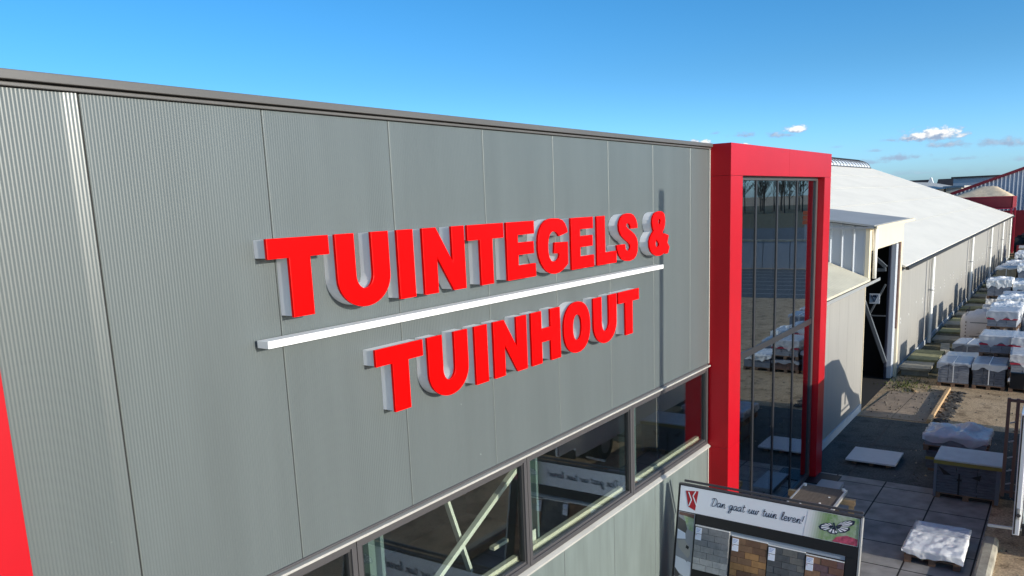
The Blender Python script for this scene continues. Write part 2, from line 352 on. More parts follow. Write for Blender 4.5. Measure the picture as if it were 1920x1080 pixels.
def curve_mesh(polys, y0, y1, m, name, parent, offset=0, bev=0):
    """2-D outlines (x,z), holes included, as a solid from y0 (front) to y1 (back)"""
    cu = bpy.data.curves.new('outline', 'CURVE'); cu.dimensions = '2D'; cu.fill_mode = 'BOTH'; cu.extrude = abs(y1-y0)/2-bev; cu.offset = offset; cu.bevel_depth = bev; cu.bevel_resolution = 1
    for p in polys:
        s = cu.splines.new('POLY'); s.points.add(len(p)-1); s.use_cyclic_u = True
        for q, (x, z) in zip(s.points, p): q.co = (x, z, 0, 1)
    o = bpy.data.objects.new('outline', cu); col.objects.link(o)
    dg = bpy.context.evaluated_depsgraph_get(); dg.update()
    me = bpy.data.meshes.new_from_object(o.evaluated_get(dg)); bpy.data.objects.remove(o); bpy.data.curves.remove(cu)
    off = Vector((0, 0, 0)); p = parent
    while p is not None: off += Vector(p.location); p = p.parent
    yc = (y0+y1)/2
    for v in me.vertices: x, y, z = v.co; v.co = Vector((x, yc-z, y))-off
    bm = bmesh.new(); bm.from_mesh(me); bmesh.ops.remove_doubles(bm, verts=bm.verts, dist=1e-5); bmesh.ops.recalc_face_normals(bm, faces=bm.faces); bm.to_mesh(me); bm.free()
    me.name = name; me.materials.clear(); me.materials.append(m)
    for p in me.polygons: p.use_smooth = False
    o = bpy.data.objects.new(name, me); col.objects.link(o); o.parent = parent; return o

# ------------------------------------------------------------------ the setting: ground
def sheet(name, x0, y0, x1, y1, z, m, n=1):
    b = MB(); b.add([(x0, y0, z), (x1, y0, z), (x1, y1, z), (x0, y1, z)], [(0, 1, 2, 3)], m)
    return tag(b.build(name, fixn=False), kind='structure')
sheet('ground', -2500, -2500, 3500, 3500, 0, YARD)
sheet('paving', -20, -3.56, 17.28, 0, .006, TILE)
sheet('asphalt_lane', 17.28, -6.5, 22.3, .05, .004, ASPH)
sheet('road', 47, -70, 66, -6.5, .004, ROADM)
sheet('far_road', 108, -160, 150, -9, .004, ROADM)
sheet('grass_field', 150, -420, 480, -9, .004, GRASS)
SHADEMOSS = ground_mat('mossy_ground', (.15, .13, .075), (.26, .225, .13), (.5, .5, .42))  # mossy colour with the shade of the packs painted in
sheet('wall_shade_strip', 27.9, -1.15, 77.5, .05, .005, SHADEMOSS)  # shade of the packs painted into the mossy colour along the wall foot
pm = MB()
for k in range(7): pm.box((49+k*2.4, -30, .0045), (49.12+k*2.4, -7, .0075), TRIML)
tag(pm.build('road_markings'), kind='structure')

# ------------------------------------------------------------------ shop building
PX = [-.04, 1.165, 2.37, 3.575, 4.78, 6.005, 7.206, 8.404, 9.605, 10.82, 11.535]
shop = thing('shop_building', 'grey corrugated shop hall with two red portal frames and a ribbon of windows', 'building', (6, 0, 0))
EDGE = mat('folded_edge_glint', (.17, .19, .185), .28, .1, .6)  # paler base colour paints the sun's glint along each panel's folded lip
def corr_panel(x0, x1, z0, z1, amp, mtl, pitch=.0201, tilt=0):
    b = MB(); x0 += .004; x1 -= .003+(.007 if tilt else 0); n = max(1, round((x1-x0-.010)/pitch)); k = 6; xs = []
    for i in range(n*k+1):
        t = i/k; xs.append((x0+.007+(x1-x0-.010)*i/(n*k), -amp*math.cos(2*math.pi*t)))
    l0 = x0+.003
    xs = [(l0-.002, .007), (l0-.0015, .0045), (l0+.0005, .002), (l0+.0035, .0002)]+xs+[(xs[-1][0]+.0006, .007)]
    vs = []
    for x, y in xs:
        y -= tilt*max(0, x-(x1-.085))
        vs += [(x, y, z0), (x, y, z1)]
    b.add(vs, [(2*i, 2*i+2, 2*i+3, 2*i+1) for i in range(4, len(xs)-1)], mtl); b.f += [[2*i, 2*i+2, 2*i+3, 2*i+1] for i in range(4)]; b.m += [b.mi(EDGE if x0 > 1 else mtl)]*4; return b
for i in range(len(PX)-1):
    corr_panel(PX[i], PX[i+1], 3.452, 6.632, .00072, PANEL, tilt=(.0 if i != 1 else .13)).build('wall_panel', shop, smooth=True, fixn=False)
for i in range(len(PX)-1):
    corr_panel(PX[i], PX[i+1], .02, 2.115, .0005, LOWER).build('lower_wall_panel', shop, smooth=True, fixn=False)
b = MB(); b.box((-5, .009, 3.44), (11.55, .14, 6.66), GAP); b.box((-5, .009, 0), (11.55, .14, 2.12), GAP); b.build('wall_backing', shop)
b = MB()
b.box((-5, -.03, 6.637), (11.53, .1, 6.657), TRIM)
b.box((-5, -.012, 6.657), (11.53, .1, 6.667), GAP)
b.box((-5, -.055, 6.667), (11.535, .30, 6.716), TRIM)
b.build('parapet_cap', shop, bevel=.004)
b = MB(); b.box((11.505, -.018, 3.45), (11.535, .02, 6.632), TRIML); b.box((11.505, -.018, .02), (11.535, .02, 2.115), TRIML); b.build('wall_end_trim', shop)
# roof, back and end walls keep the daylight out of the hall
b = MB(); b.box((-5, .14, 6.45), (17.2, 12, 6.6), ROOFD); b.build('roof', shop)
b = MB(); b.box((-5, 11.9, 0), (17.2, 12.1, 6.5), INT); b.box((-5.1, -.02, 0), (-5, 12, 6.6), INT); b.box((17.2, .07, 0), (17.33, 12, 6.6), INT)
b.box((11.6, .9, 0), (11.7, 11.9, 6.45), INT); b.box((-5, 5.0, 0), (11.6, 5.1, 6.45), INT); b.build('inner_wall', shop)
b = MB(); b.box((-5, .0, .0), (17.2, 12, .012), INTF); b.build('inner_floor', shop)
# ribbon of windows
WX = [1.66, 4.09, 6.50, 8.91, 11.48]
b = MB()
b.box((-.1, -.055, 3.408), (11.50, .03, 3.43), TRIML); b.box((-.1, -.012, 3.432), (11.50, .02, 3.452), FRAME); b.build('window_head_flashing', shop, bevel=.003)
b = MB()
b.add([(-.1, -.05, 2.118), (11.52, -.05, 2.118), (11.52, -.05, 2.14), (-.1, -.05, 2.14), (-.1, .0, 2.172), (11.52, .0, 2.172), (11.52, 0, 2.118), (-.1, 0, 2.118)],
      [(0, 1, 2, 3), (3, 2, 5, 4), (0, 7, 6, 1), (1, 6, 5, 2), (0, 3, 4, 7), (4, 5, 6, 7)], TRIML); b.build('window_sill_flashing', shop)
for i in range(4):
    x0, x1 = WX[i]+.004, WX[i+1]-.004
    z0, z1 = 2.177, 3.402
    f = MB(); y0, y1 = -.02, .07
    f.box((x0, y0, z0), (x1, y1, z0+.055), FRAME); f.box((x0, y0, z1-.055), (x1, y1, z1), FRAME)
    f.box((x0, y0, z0+.055), (x0+.05, y1, z1-.055), FRAME); f.box((x1-.05, y0, z0+.055), (x1, y1, z1-.055), FRAME)
    g0 = .008
    f.box((x0+.05, g0-.012, z0+.055), (x1-.05, .06, z0+.085), FRAME); f.box((x0+.05, g0-.012, z1-.08), (x1-.05, .06, z1-.055), FRAME)
    f.box((x0+.05, g0-.012, z0+.085), (x0+.075, .06, z1-.08), FRAMED); f.box((x1-.075, g0-.012, z0+.085), (x1-.05, .06, z1-.08), FRAMED)
    win = f.build('window', shop, bevel=.003)
    p = MB(); p.box((x0+.07, .022, z0+.08), (x1-.07, .03, z1-.075), GLASS); p.build('pane', win)
    q = MB(); q.box((x0+.05, .075, z0+.02), (x1-.05, .16, z0+.08), CREAM); q.box((x0+.05, .10, z0+.08), (x1-.05, .16, z0+.12), CREAM); q.build('inner_ledge', win)
# bracing and columns behind the glass
b = MB(); b.bar((6.86, .36, 3.12), (4.9, .36, 2.14), .05, .06, STEELW, (0, 1, 0)); b.build('wind_brace', shop)
b = MB(); b.bar((5.66, .45, 3.32), (6.06, .45, 2.2), .035, .06, STEELW, (0, 1, 0)); b.build('wind_brace', shop)
for x in (6.90, 9.31, 4.49):
    b = MB(); b.box((x-.09, .18, .01), (x-.05, .34, 6.4), STEELB); b.box((x-.05, .25, .01), (x+.05, .27, 6.4), STEELB); b.box((x+.05, .18, .01), (x+.09, .34, 6.4), STEELB)
    b.box((x-.12, .17, 2.27), (x+.0, .178, 2.42), STEELW); b.build('steel_column', shop)
b = MB(); b.box((6.36, .35, 2.33), (6.62, .41, 2.37), CREAM); b.build('brace_bracket', shop)
# portal frames
def portal(x0, xi0, xi1, x1):
    yf, yb = -.326, -.003; zt, zl = 6.712, 6.252; g = .004; xm = (xi0+xi1)/2-.02
    f = MB()
    f.box((x0, yf, 0), (xi0, yb, 2.12-g), RED); f.box((x0, yf, 2.12), (xi0, yb, zl-g), RED)
    f.box((xi1, yf, 0), (x1, yb, 2.12-g), RED); f.box((xi1, yf, 2.12), (x1, yb, zl-g), RED)
    f.box((x0, yf, zl), (xm-g/2, yb, zt), RED); f.box((xm+g/2, yf, zl), (x1, yb, zt), RED)
    f.box((x0+.01, yf+.01, .01), (xi0-.01, yb-.005, zt-.01), GAP); f.box((xi1+.01, yf+.01, .01), (x1-.01, yb-.005, zt-.01), GAP); f.box((xi0-.01, yf+.01, zl+.01), (xi1+.01, yb-.005, zt-.012), GAP)
    return f.build('portal_frame', shop, bevel=.003)
portal(11.54, 12.05, 16.82, 17.30)
portal(-4.12, -3.61, 1.16, 1.648)
# tall curtain wall inside the right portal
GY = -.165
CWF = mat('dark_curtain_mullion', (.03, .03, .033), .35, .1)
ms = [12.06, 13.13, 14.27, 15.46, 16.70]
b = MB(); b.box((12.05, GY-.03, 6.19), (16.82, GY+.06, 6.25), FRAME)
b.box((16.70, GY-.035, .12), (16.818, GY+.06, 6.19), FRAME); b.box((12.05, GY-.035, .02), (16.82, GY+.08, .12), FRAME)
for x in ms[:4]: b.box((x-.03, GY-.02, .12), (x+.03, GY+.05, 3.33), CWF); b.box((x-.03, GY-.02, 3.44), (x+.03, GY+.05, 6.19), CWF)
for i in range(4): b.box((ms[i]+.0, GY-.018, 3.33), (ms[i+1], GY+.05, 3.44), CWF)
cw = b.build('curtain_wall', shop, bevel=.004)
for i in range(4):
    for z0, z1 in ((.125, 3.345), (3.425, 6.185)):
        p = MB(); p.box((ms[i]+.022, GY-.004, z0), (ms[i+1]-.022 if i < 3 else ms[i+1]-.003, GY+.004, z1), GLASS2); p.build('pane', cw)
b = MB(); b.box((12.05, -.1, .0), (16.82, .07, .018), GREYM); b.build('threshold', shop)

# ------------------------------------------------------------------ the sign on the wall
def rect(x0, z0, x1, z1): return [(x0, z0), (x1, z0), (x1, z1), (x0, z1)]
def ell(cx, cz, a, b_, n=40, e=2.25):
    o = []
    for i in range(n):
        t = 2*math.pi*i/n; c, s = math.cos(t), math.sin(t)
        o.append((cx+a*math.copysign(abs(c)**(2/e), c), cz+b_*math.copysign(abs(s)**(2/e), s)))
    return o
def glyph(ch, x, z, wd, h):
    st, ar = .183, .128; X = x+wd; Z = z+h
    if ch == 'T': c = x+wd/2; return [[(x, Z), (x, Z-ar-.005), (c-st/2, Z-ar-.005), (c-st/2, z), (c+st/2, z), (c+st/2, Z-ar-.005), (X, Z-ar-.005), (X, Z)]]
    if ch == 'I': return [rect(x, z, x+st, Z)]
    if ch == 'E':
        m = z+h*.53; return [[(x, z), (X, z), (X, z+ar), (x+st, z+ar), (x+st, m-ar*.45), (X-.025, m-ar*.45), (X-.025, m+ar*.45), (x+st, m+ar*.45), (x+st, Z-ar*.95), (X-.012, Z-ar*.95), (X-.012, Z), (x, Z)]]
    if ch == 'L': return [[(x, z), (X, z), (X, z+ar+.005), (x+st, z+ar+.005), (x+st, Z), (x, Z)]]
    if ch == 'N':
        s2 = .168; return [[(x, z), (x+s2, z), (x+s2, z+h*.56), (X-s2, z), (X, z), (X, Z), (X-s2, Z), (X-s2, z+h*.44), (x+s2, Z), (x, Z)]]
    if ch == 'H':
        m = z+h*.53; return [[(x, z), (x+st, z), (x+st, m-.068), (X-st, m-.068), (X-st, z), (X, z), (X, Z), (X-st, Z), (X-st, m+.068), (x+st, m+.068), (x+st, Z), (x, Z)]]
    if ch == 'U':
        r = wd/2; c = x+r; zb = z-.008; ri = r-st; cz = zb+.225; czi = zb+.135+.105
        o = [(x, Z)]+[(c+r*math.cos(t), cz+.225*math.sin(t)) for t in [math.pi+math.pi*i/20 for i in range(21)]]+[(X, Z), (X-st, Z)]
        o += [(c+ri*math.cos(t), czi+.105*math.sin(t)) for t in [-math.pi*i/14 for i in range(15)]]+[(x+st, Z)]
        return [o]
    if ch == 'O': return [ell(x+wd/2, z+h/2, wd/2, h/2+.01), ell(x+wd/2, z+h/2, wd/2-.185, h/2-.125, 30)]
    if ch == 'G':
        P = [(500, 345), (490, 290), (465, 225), (425, 172), (370, 150), (300, 147), (240, 153), (185, 180), (138, 235), (105, 310), (84, 400), (77, 500), (80, 610), (95, 710), (125, 800), (165, 870), (215, 922), (270, 948), (325, 950), (380, 932), (440, 888), (508, 803), (503, 487), (318, 497), (312, 655), (385, 648), (387, 690), (375, 730), (345, 765), (305, 778), (268, 762), (243, 715), (228, 645), (222, 570), (223, 500), (231, 435), (247, 378), (272, 343), (300, 331), (332, 340), (358, 368), (378, 405)]
        return [conv(P, 7.717, 1000, 390, x, z, wd, h)]
    if ch == 'S':
        P = [(740, 290), (737, 230), (718, 160), (682, 103), (640, 82), (590, 80), (545, 92), (505, 128), (478, 185), (464, 255), (472, 330), (500, 400), (545, 452), (600, 497), (630, 535), (639, 580), (622, 620), (592, 632), (568, 605), (555, 530), (435, 545), (445, 620), (468, 688), (508, 748), (560, 772), (625, 772), (685, 745), (722, 695), (743, 620), (746, 530), (733, 445), (700, 385), (650, 338), (603, 303), (574, 270), (572, 238), (592, 216), (618, 227), (636, 262), (641, 301)]
        return [conv(P, 7.717, 1100, 390, x, z, wd, h)]
    if ch == '&':
        P = [(520, 135), (470, 143), (430, 170), (403, 215), (388, 275), (384, 345), (394, 420), (412, 478), (385, 515), (352, 580), (333, 660), (337, 750), (362, 825), (405, 875), (460, 900), (525, 895), (565, 872), (595, 845), (625, 862), (662, 850), (690, 740), (652, 672), (664, 610), (675, 545), (605, 515), (590, 548), (565, 490), (590, 440), (608, 370), (612, 300), (608, 235), (595, 180), (565, 145)]
        H1 = [(505, 260), (525, 268), (533, 305), (526, 345), (505, 375), (489, 345), (487, 295)]
        H2 = [(458, 610), (478, 645), (503, 680), (508, 715), (495, 745), (468, 755), (446, 735), (438, 685), (446, 640)]
        A = raw(P, 9, 1180, 380)
        xs = [p[0] for p in A]; zs = [p[1] for p in A]
        def fit(Q): return [(x+(px-min(xs))*wd/(max(xs)-min(xs)), z-.01+(pz-min(zs))*(h+.02)/(max(zs)-min(zs))) for px, pz in Q]
        return [fit(A), fit(raw(H1, 9, 1180, 380)), fit(raw(H2, 9, 1180, 380))]
def onwall(px, py, Y=-.145):      # outlines measured on the photograph, laid flat in the plane of the letter fronts
    d = rt*((px-960)/F) - up*((py-666.6)/F) + fw; t = (Y+4.5)/d.y
    return (d.x*t, 5.94+d.z*t)
def raw(P, s, ox, oy): return [onwall(ox+x/s, oy+y/s) for x, y in P]
def conv(P, s, ox, oy, x, z, wd, h):
    A = raw(P, s, ox, oy); xs = [p[0] for p in A]; zs = [p[1] for p in A]
    return [(x+(px-min(xs))*wd/(max(xs)-min(xs)), z-.01+(pz-min(zs))*(h+.02)/(max(zs)-min(zs))) for px, pz in A]
ROW1 = [('T', 3.402, .536, 'leftmost of the top line of the wall sign'), ('U', 4.003, .544, 'of the top line, between T and I'), ('I', 4.648, .183, 'of the top line, between U and N'), ('N', 4.946, .543, 'of the top line, between I and the second T'),
        ('T', 5.538, .537, 'in the middle of the top line, between N and E'), ('E', 6.125, .479, 'of the top line, between T and G'), ('G', 6.655, .572, 'the only G of the sign'), ('E', 7.298, .478, 'of the top line, between G and L'), ('L', 7.855, .452, 'the only L of the sign'), ('S', 8.322, .542, 'the only S of the sign'), ('&', 9.19, .6, 'ampersand ending the top line')]
ROW2 = [('T', 4.323, .545, 'leftmost of the lower line of the wall sign'), ('U', 4.932, .532, 'of the lower line, between T and I'), ('I', 5.572, .183, 'of the lower line, between U and N'), ('N', 5.856, .543, 'of the lower line, between I and H'),
        ('H', 6.486, .541, 'the only H of the sign'), ('O', 7.101, .557, 'the only O of the sign'), ('U', 7.742, .543, 'of the lower line, between O and T'), ('T', 8.342, .536, 'last, rightmost of the lower line')]
for row, z, h in ((ROW1, 5.249, .54), (ROW2, 4.358, .531)):
    for ch, x, wd, pos in row:
        t = thing('sign_letter', 'red letter %s, %s' % (ch, pos), 'sign letter', (x+wd/2, 0, z), 'red letters of the wall sign')
        g = glyph(ch, x, z, wd, h)
        curve_mesh(g, -.118, -.002, LWHITE, 'letter_side', t, -.006)
        curve_mesh(g, -.147, -.1185, LRED, 'letter_face', t, -.003, .004)
t = thing('sign_bar', 'long white bar between the two lines of red letters', 'sign bar', (6.47, 0, 5.07))
b = MB(); b.box((3.34, -.145, 5.066), (9.6, -.03, 5.117), BARW); b.build('bar_profile', t, bevel=.003)
for x in (3.8, 5.2, 6.6, 8.0, 9.3): b = MB(); b.box((x-.03, -.03, 5.075), (x+.03, -.001, 5.108), GREYM); b.build('bar_bracket', t)

# ------------------------------------------------------------------ shed beside the portal, entry and long warehouse
shed = thing('lean_to_shed', 'low grey shed with weathered sloping roof beside the red portal', 'shed', (20, 0, 0))
YW = .06
b = MB(); x = 17.34
while x < 22.88:
    x1 = min(x+.93, 22.9); b.box((x+.002, YW, .22), (x1-.002, YW+.05, 3.5), WALLG); x = x1
b.box((17.34, YW+.01, .1), (22.9, YW+.09, 3.5), GREYM); b.box((22.88, YW+.06, 0), (22.93, 3.5, 3.5), GREYM); b.build('wall', shed)
b = MB(); b.box((22.89, YW-.015, .0), (22.94, YW+.06, 3.5), WALLL); b.build('corner_trim', shed)
b = MB(); b.box((17.33, YW-.03, 0), (22.89, YW+.06, .2), PLINTH); b.build('plinth', shed)
b = MB()
def slope(b, x0, x1, y0, z0, y1, z1, th, m):
    b.add([(x0, y0, z0), (x1, y0, z0), (x1, y1, z1), (x0, y1, z1), (x0, y0, z0-th), (x1, y0, z0-th), (x1, y1, z1-th), (x0, y1, z1-th)],
          [(0, 1, 2, 3), (7, 6, 5, 4), (0, 4, 5, 1), (1, 5, 6, 2), (2, 6, 7, 3), (3, 7, 4, 0)], m)
slope(b, 17.32, 22.94, -.06, 3.64, 3.4, 5.06, .06, ROOFS); b.build('roof', shed)
b = MB(); b.box((17.32, -.10, 3.50), (24.05, -.02, 3.53), ALU); b.box((17.32, -.10, 3.53), (24.05, -.095, 3.58), ALU); b.box((17.32, -.085, 3.54), (23.0, -.025, 3.585), DGREY); b.build('gutter', shed)

ent = thing('warehouse_entry', 'tall cream entry bay with a dark open sliding doorway', 'entry bay', (25.4, 0, 0))
b = MB(); b.box((22.95, .0, 4.36), (27.98, .1, 4.98), WALLL); b.box((22.95, .0, 3.55), (23.22, .1, 4.36), WALLL); b.box((27.72, .0, 0), (27.98, .1, 4.36), WALLL); b.build('fascia', ent)
b = MB(); b.box((27.64, .02, 1.6), (27.72, .07, 4.36), STONE_R); b.build('door_jamb', ent)
b = MB(); x = 0.0
vs = []; fs = []
ys = [.1+i*.05 for i in range(90)]
for i, y in enumerate(ys):
    xx = 22.945 if i % 6 == 0 else 22.985
    vs += [(xx, y, 3.3), (xx, y, 5.0+.15*y)]
b.add(vs, [(2*i, 2*i+1, 2*i+3, 2*i+2) for i in range(len(ys)-1)], GREYL); b.build('side_wall', ent, fixn=False)
b = MB(); slope(b, 22.82, 28.25, -.12, 5.06, 4.8, 5.80, .05, ROOFE); b.build('roof', ent)
b = MB(); b.box((22.8, -.2, 4.97), (28.7, -.125, 5.045), WALLL); b.box((22.8, -.16, 4.98), (22.86, 4.6, 5.02), GREYM); b.build('gutter', ent)
b = MB(); b.tube([(23.3, -.08, 4.98), (23.3, -.08, 3.62)], .055, WHITE, 10); b.build('downpipe', ent, smooth=True)
b = MB(); b.box((27.3, .07, .03), (27.7, .19, 4.3), GREYL)
b.build('sliding_door', ent)
b = MB(); b.box((27.2, .195, 0), (27.6, .26, 4.4), NAVY); b.build('door_post', ent)
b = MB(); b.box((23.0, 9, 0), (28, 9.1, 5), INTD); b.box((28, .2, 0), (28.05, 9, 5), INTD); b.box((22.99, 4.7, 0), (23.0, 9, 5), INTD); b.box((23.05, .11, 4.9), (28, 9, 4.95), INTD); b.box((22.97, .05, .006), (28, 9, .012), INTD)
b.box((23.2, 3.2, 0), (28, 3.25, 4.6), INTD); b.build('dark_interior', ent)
b = MB()
b.bar((26.5, .85, 2.75), (26.5, .1, .7), .1, .12, BRACED, (1, 0, 0)); b.bar((26.55, .20, 3.12), (26.55, .66, 2.1), .05, .05, BRACED, (1, 0, 0)); b.bar((26.5, .16, 2.15), (26.5, .7, 2.15), .035, .035, BRACED)
b.bar((26.5, .75, 4.16), (26.5, .2, 3.65), .1, .1, BRACED, (1, 0, 0)); b.bar((26.5, .75, 3.55), (26.5, .2, 3.58), .08, .1, BRACED); b.build('inner_brace', ent)
pl = thing('notice_plate', 'small white plate with a dark V mark hanging in the dark doorway', 'plate', (25.5, .3, 2.65))
b = MB(); b.box((25.5, .16, 2.65), (25.53, .44, 2.95), GREYL); b.build('plate', pl)
b = MB(); b.bar((25.49, .39, 2.91), (25.49, .30, 2.70), .015, .04, INK, (1, 0, 0)); b.bar((25.49, .30, 2.70), (25.49, .21, 2.91), .015, .04, INK, (1, 0, 0)); b.box((25.486, .25, 2.84), (25.495, .35, 2.91), INK); b.build('mark', pl)

wh = thing('long_warehouse', 'long low warehouse with white sloping roof and grey sheet wall', 'warehouse', (53, 0, 0))
b = MB(); x = 27.99; k = 0
while x < 77.3:
    x1 = min(x+1.03, 77.4); b.box((x+.0012, YW, .22), (x1-.0012, YW+.05, 3.40), WALLG); x = x1; k += 1
b.box((27.99, YW+.012, .1), (77.4, YW+.12, 3.5), GREYM); b.box((77.38, YW, 0), (77.44, 25.7, 3.5), GREYM)
b.add([(77.41, .06, 3.5), (77.41, 10.86, 7.84), (77.41, 14.94, 7.84), (77.41, 25.7, 3.5)], [(0, 1, 2, 3)], GREYM)
# small white patches where fixings were touched up
rr = random.Random(4)
for k in range(26):
    x = 28.6+k*1.5+rr.uniform(-.2, .2); z = 1.75+.08*math.sin(k)+rr.uniform(-.15, .15)
    for q in range(rr.choice((1, 2, 3))): b.box((x, .05, z+q*.13), (x+.05, .0585, z+.06+q*.13), FARWH)
b.build('wall', wh)
b = MB(); b.box((27.99, YW-.03, 0), (77.4, YW+.06, .2), PLINTH); b.build('plinth', wh)
b = MB(); zr, yr = 7.92, 10.86
slope(b, 28.05, 78.3, -.10, 3.56, yr, zr, .07, ROOFW); slope(b, 17.4, 28.05, 3.405, 3.56+3.505*(zr-3.56)/10.96, yr, zr, .07, ROOFW)
slope(b, 17.4, 78.3, 25.9, 3.56, 14.94, zr, .07, ROOFW); b.box((17.4, yr+.002, zr-.06), (78.3, 14.93, zr-.005), ROOFW)
def rz(y): return 3.56+(y+.1)*(zr-3.56)/10.96
for y in (2.1, 4.3, 6.5, 8.7): b.bar((28.3 if y < 3.5 else 18, y, rz(y)+.004), (78.2, y, rz(y)+.004), .018, .008, LAP, (0, -.37, .93))
b.build('roof', wh)
b = MB(); b.box((28.02, -.20, 3.44), (78.4, -.105, 3.535), DGREY); b.box((28.02, .0, 3.40), (78.3, .058, 3.44), ALU); b.build('gutter', wh)
for x in (34.4, 48.25, 59.3, 68.5, 76.2):
    b = MB(); b.tube([(x, -.06, 3.45), (x, -.06, .05)], .07, WHITE, 10); b.box((x-.10, -.14, 2.1), (x+.10, .06, 2.13), GREYM); b.build('downpipe', wh, smooth=False)
for x in (33.6, 47.2, 58.0, 66.3, 74.0):
    b = MB(); b.box((x-.025, .035, .22), (x+.025, .058, 3.4), GREYM); b.build('joint_strip', wh)
# barrel rooflight along the ridge
b = MB(); n = 12
def arc(t, r=2.03, hh=.88): return (12.9+math.cos(t)*r, zr-.01+math.sin(t)*hh)
pts = [arc(math.pi*i/n) for i in range(n+1)]
vs = [(xx, *p) for xx in (17.6, 77.3) for p in pts]
b.add(vs, [(i, i+1, n+2+i, n+1+i) for i in range(n)]+[[n+1+i for i in range(n+1)]], PCARB)
rl = b.build('rooflight', wh, smooth=False)
b = MB()
for x in [45.2+1.07*i for i in range(31)]: b.tube([(x, p[0], p[1]+.01) for p in pts], .05, FRAME, 5)
b.box((17.6, 10.80, zr-.01), (77.4, 10.86, zr+.07), FRAME)
b.build('rooflight_rib', rl)

# ------------------------------------------------------------------ display boards in front of the shop
STROKES = {   # monoline script, unit x-height
 'D': (1.25, [[(.35, 1.75), (.25, .9), (.12, .05), (.35, -.02), (.8, .15), (1.08, .7), (1.0, 1.35), (.6, 1.8), (.1, 1.75), (-.12, 1.5)]]),
 'a': (.95, [[(.7, .85), (.45, 1.0), (.12, .75), (.05, .3), (.2, 0), (.45, .12), (.68, .55), (.72, .9), (.68, .35), (.75, .02), (.95, .2)]]),
 'n': (1.0, [[(-.02, .2), (.15, .7), (.25, .95), (.22, .4), (.18, 0), (.3, .55), (.55, .95), (.7, .75), (.66, .3), (.72, .02), (1.0, .22)]]),
 'g': (.95, [[(.7, .85), (.45, 1.0), (.12, .75), (.08, .3), (.25, .05), (.5, .2), (.72, .9), (.66, 0), (.5, -.7), (.2, -.85), (.1, -.55), (.45, -.1), (.95, .25)]]),
 't': (.72, [[(.32, 1.6), (.28, .8), (.26, .2), (.38, 0), (.72, .22)], [(.0, 1.08), (.65, 1.15)]]),
 'u': (1.0, [[(.0, .3), (.14, .95), (.1, .35), (.22, .02), (.45, .12), (.66, .6), (.7, .95), (.66, .35), (.75, .02), (1.0, .22)]]),
 'w': (1.2, [[(.0, .4), (.12, .95), (.1, .3), (.25, .02), (.48, .25), (.56, .9), (.55, .25), (.72, .02), (.95, .35), (1.0, .95), (1.2, .75)]]),
 'i': (.5, [[(.02, .25), (.18, .95), (.14, .3), (.24, .02), (.5, .22)], [(.24, 1.38), (.27, 1.45)]]),
 'l': (.58, [[(.02, .25), (.35, 1.1), (.42, 1.7), (.25, 1.75), (.14, 1.0), (.14, .2), (.28, 0), (.58, .22)]]),
 'e': (.82, [[(.05, .3), (.4, .45), (.58, .75), (.42, 1.0), (.15, .8), (.1, .3), (.3, 0), (.55, .05), (.82, .28)]]),
 'v': (.95, [[(.0, .5), (.14, .95), (.18, .4), (.3, 0), (.5, .4), (.62, .95), (.95, .8)]]),
 '!': (.5, [[(.3, 1.75), (.2, .5)], [(.12, .02), (.14, .08)]]), ' ': (.75, [])}
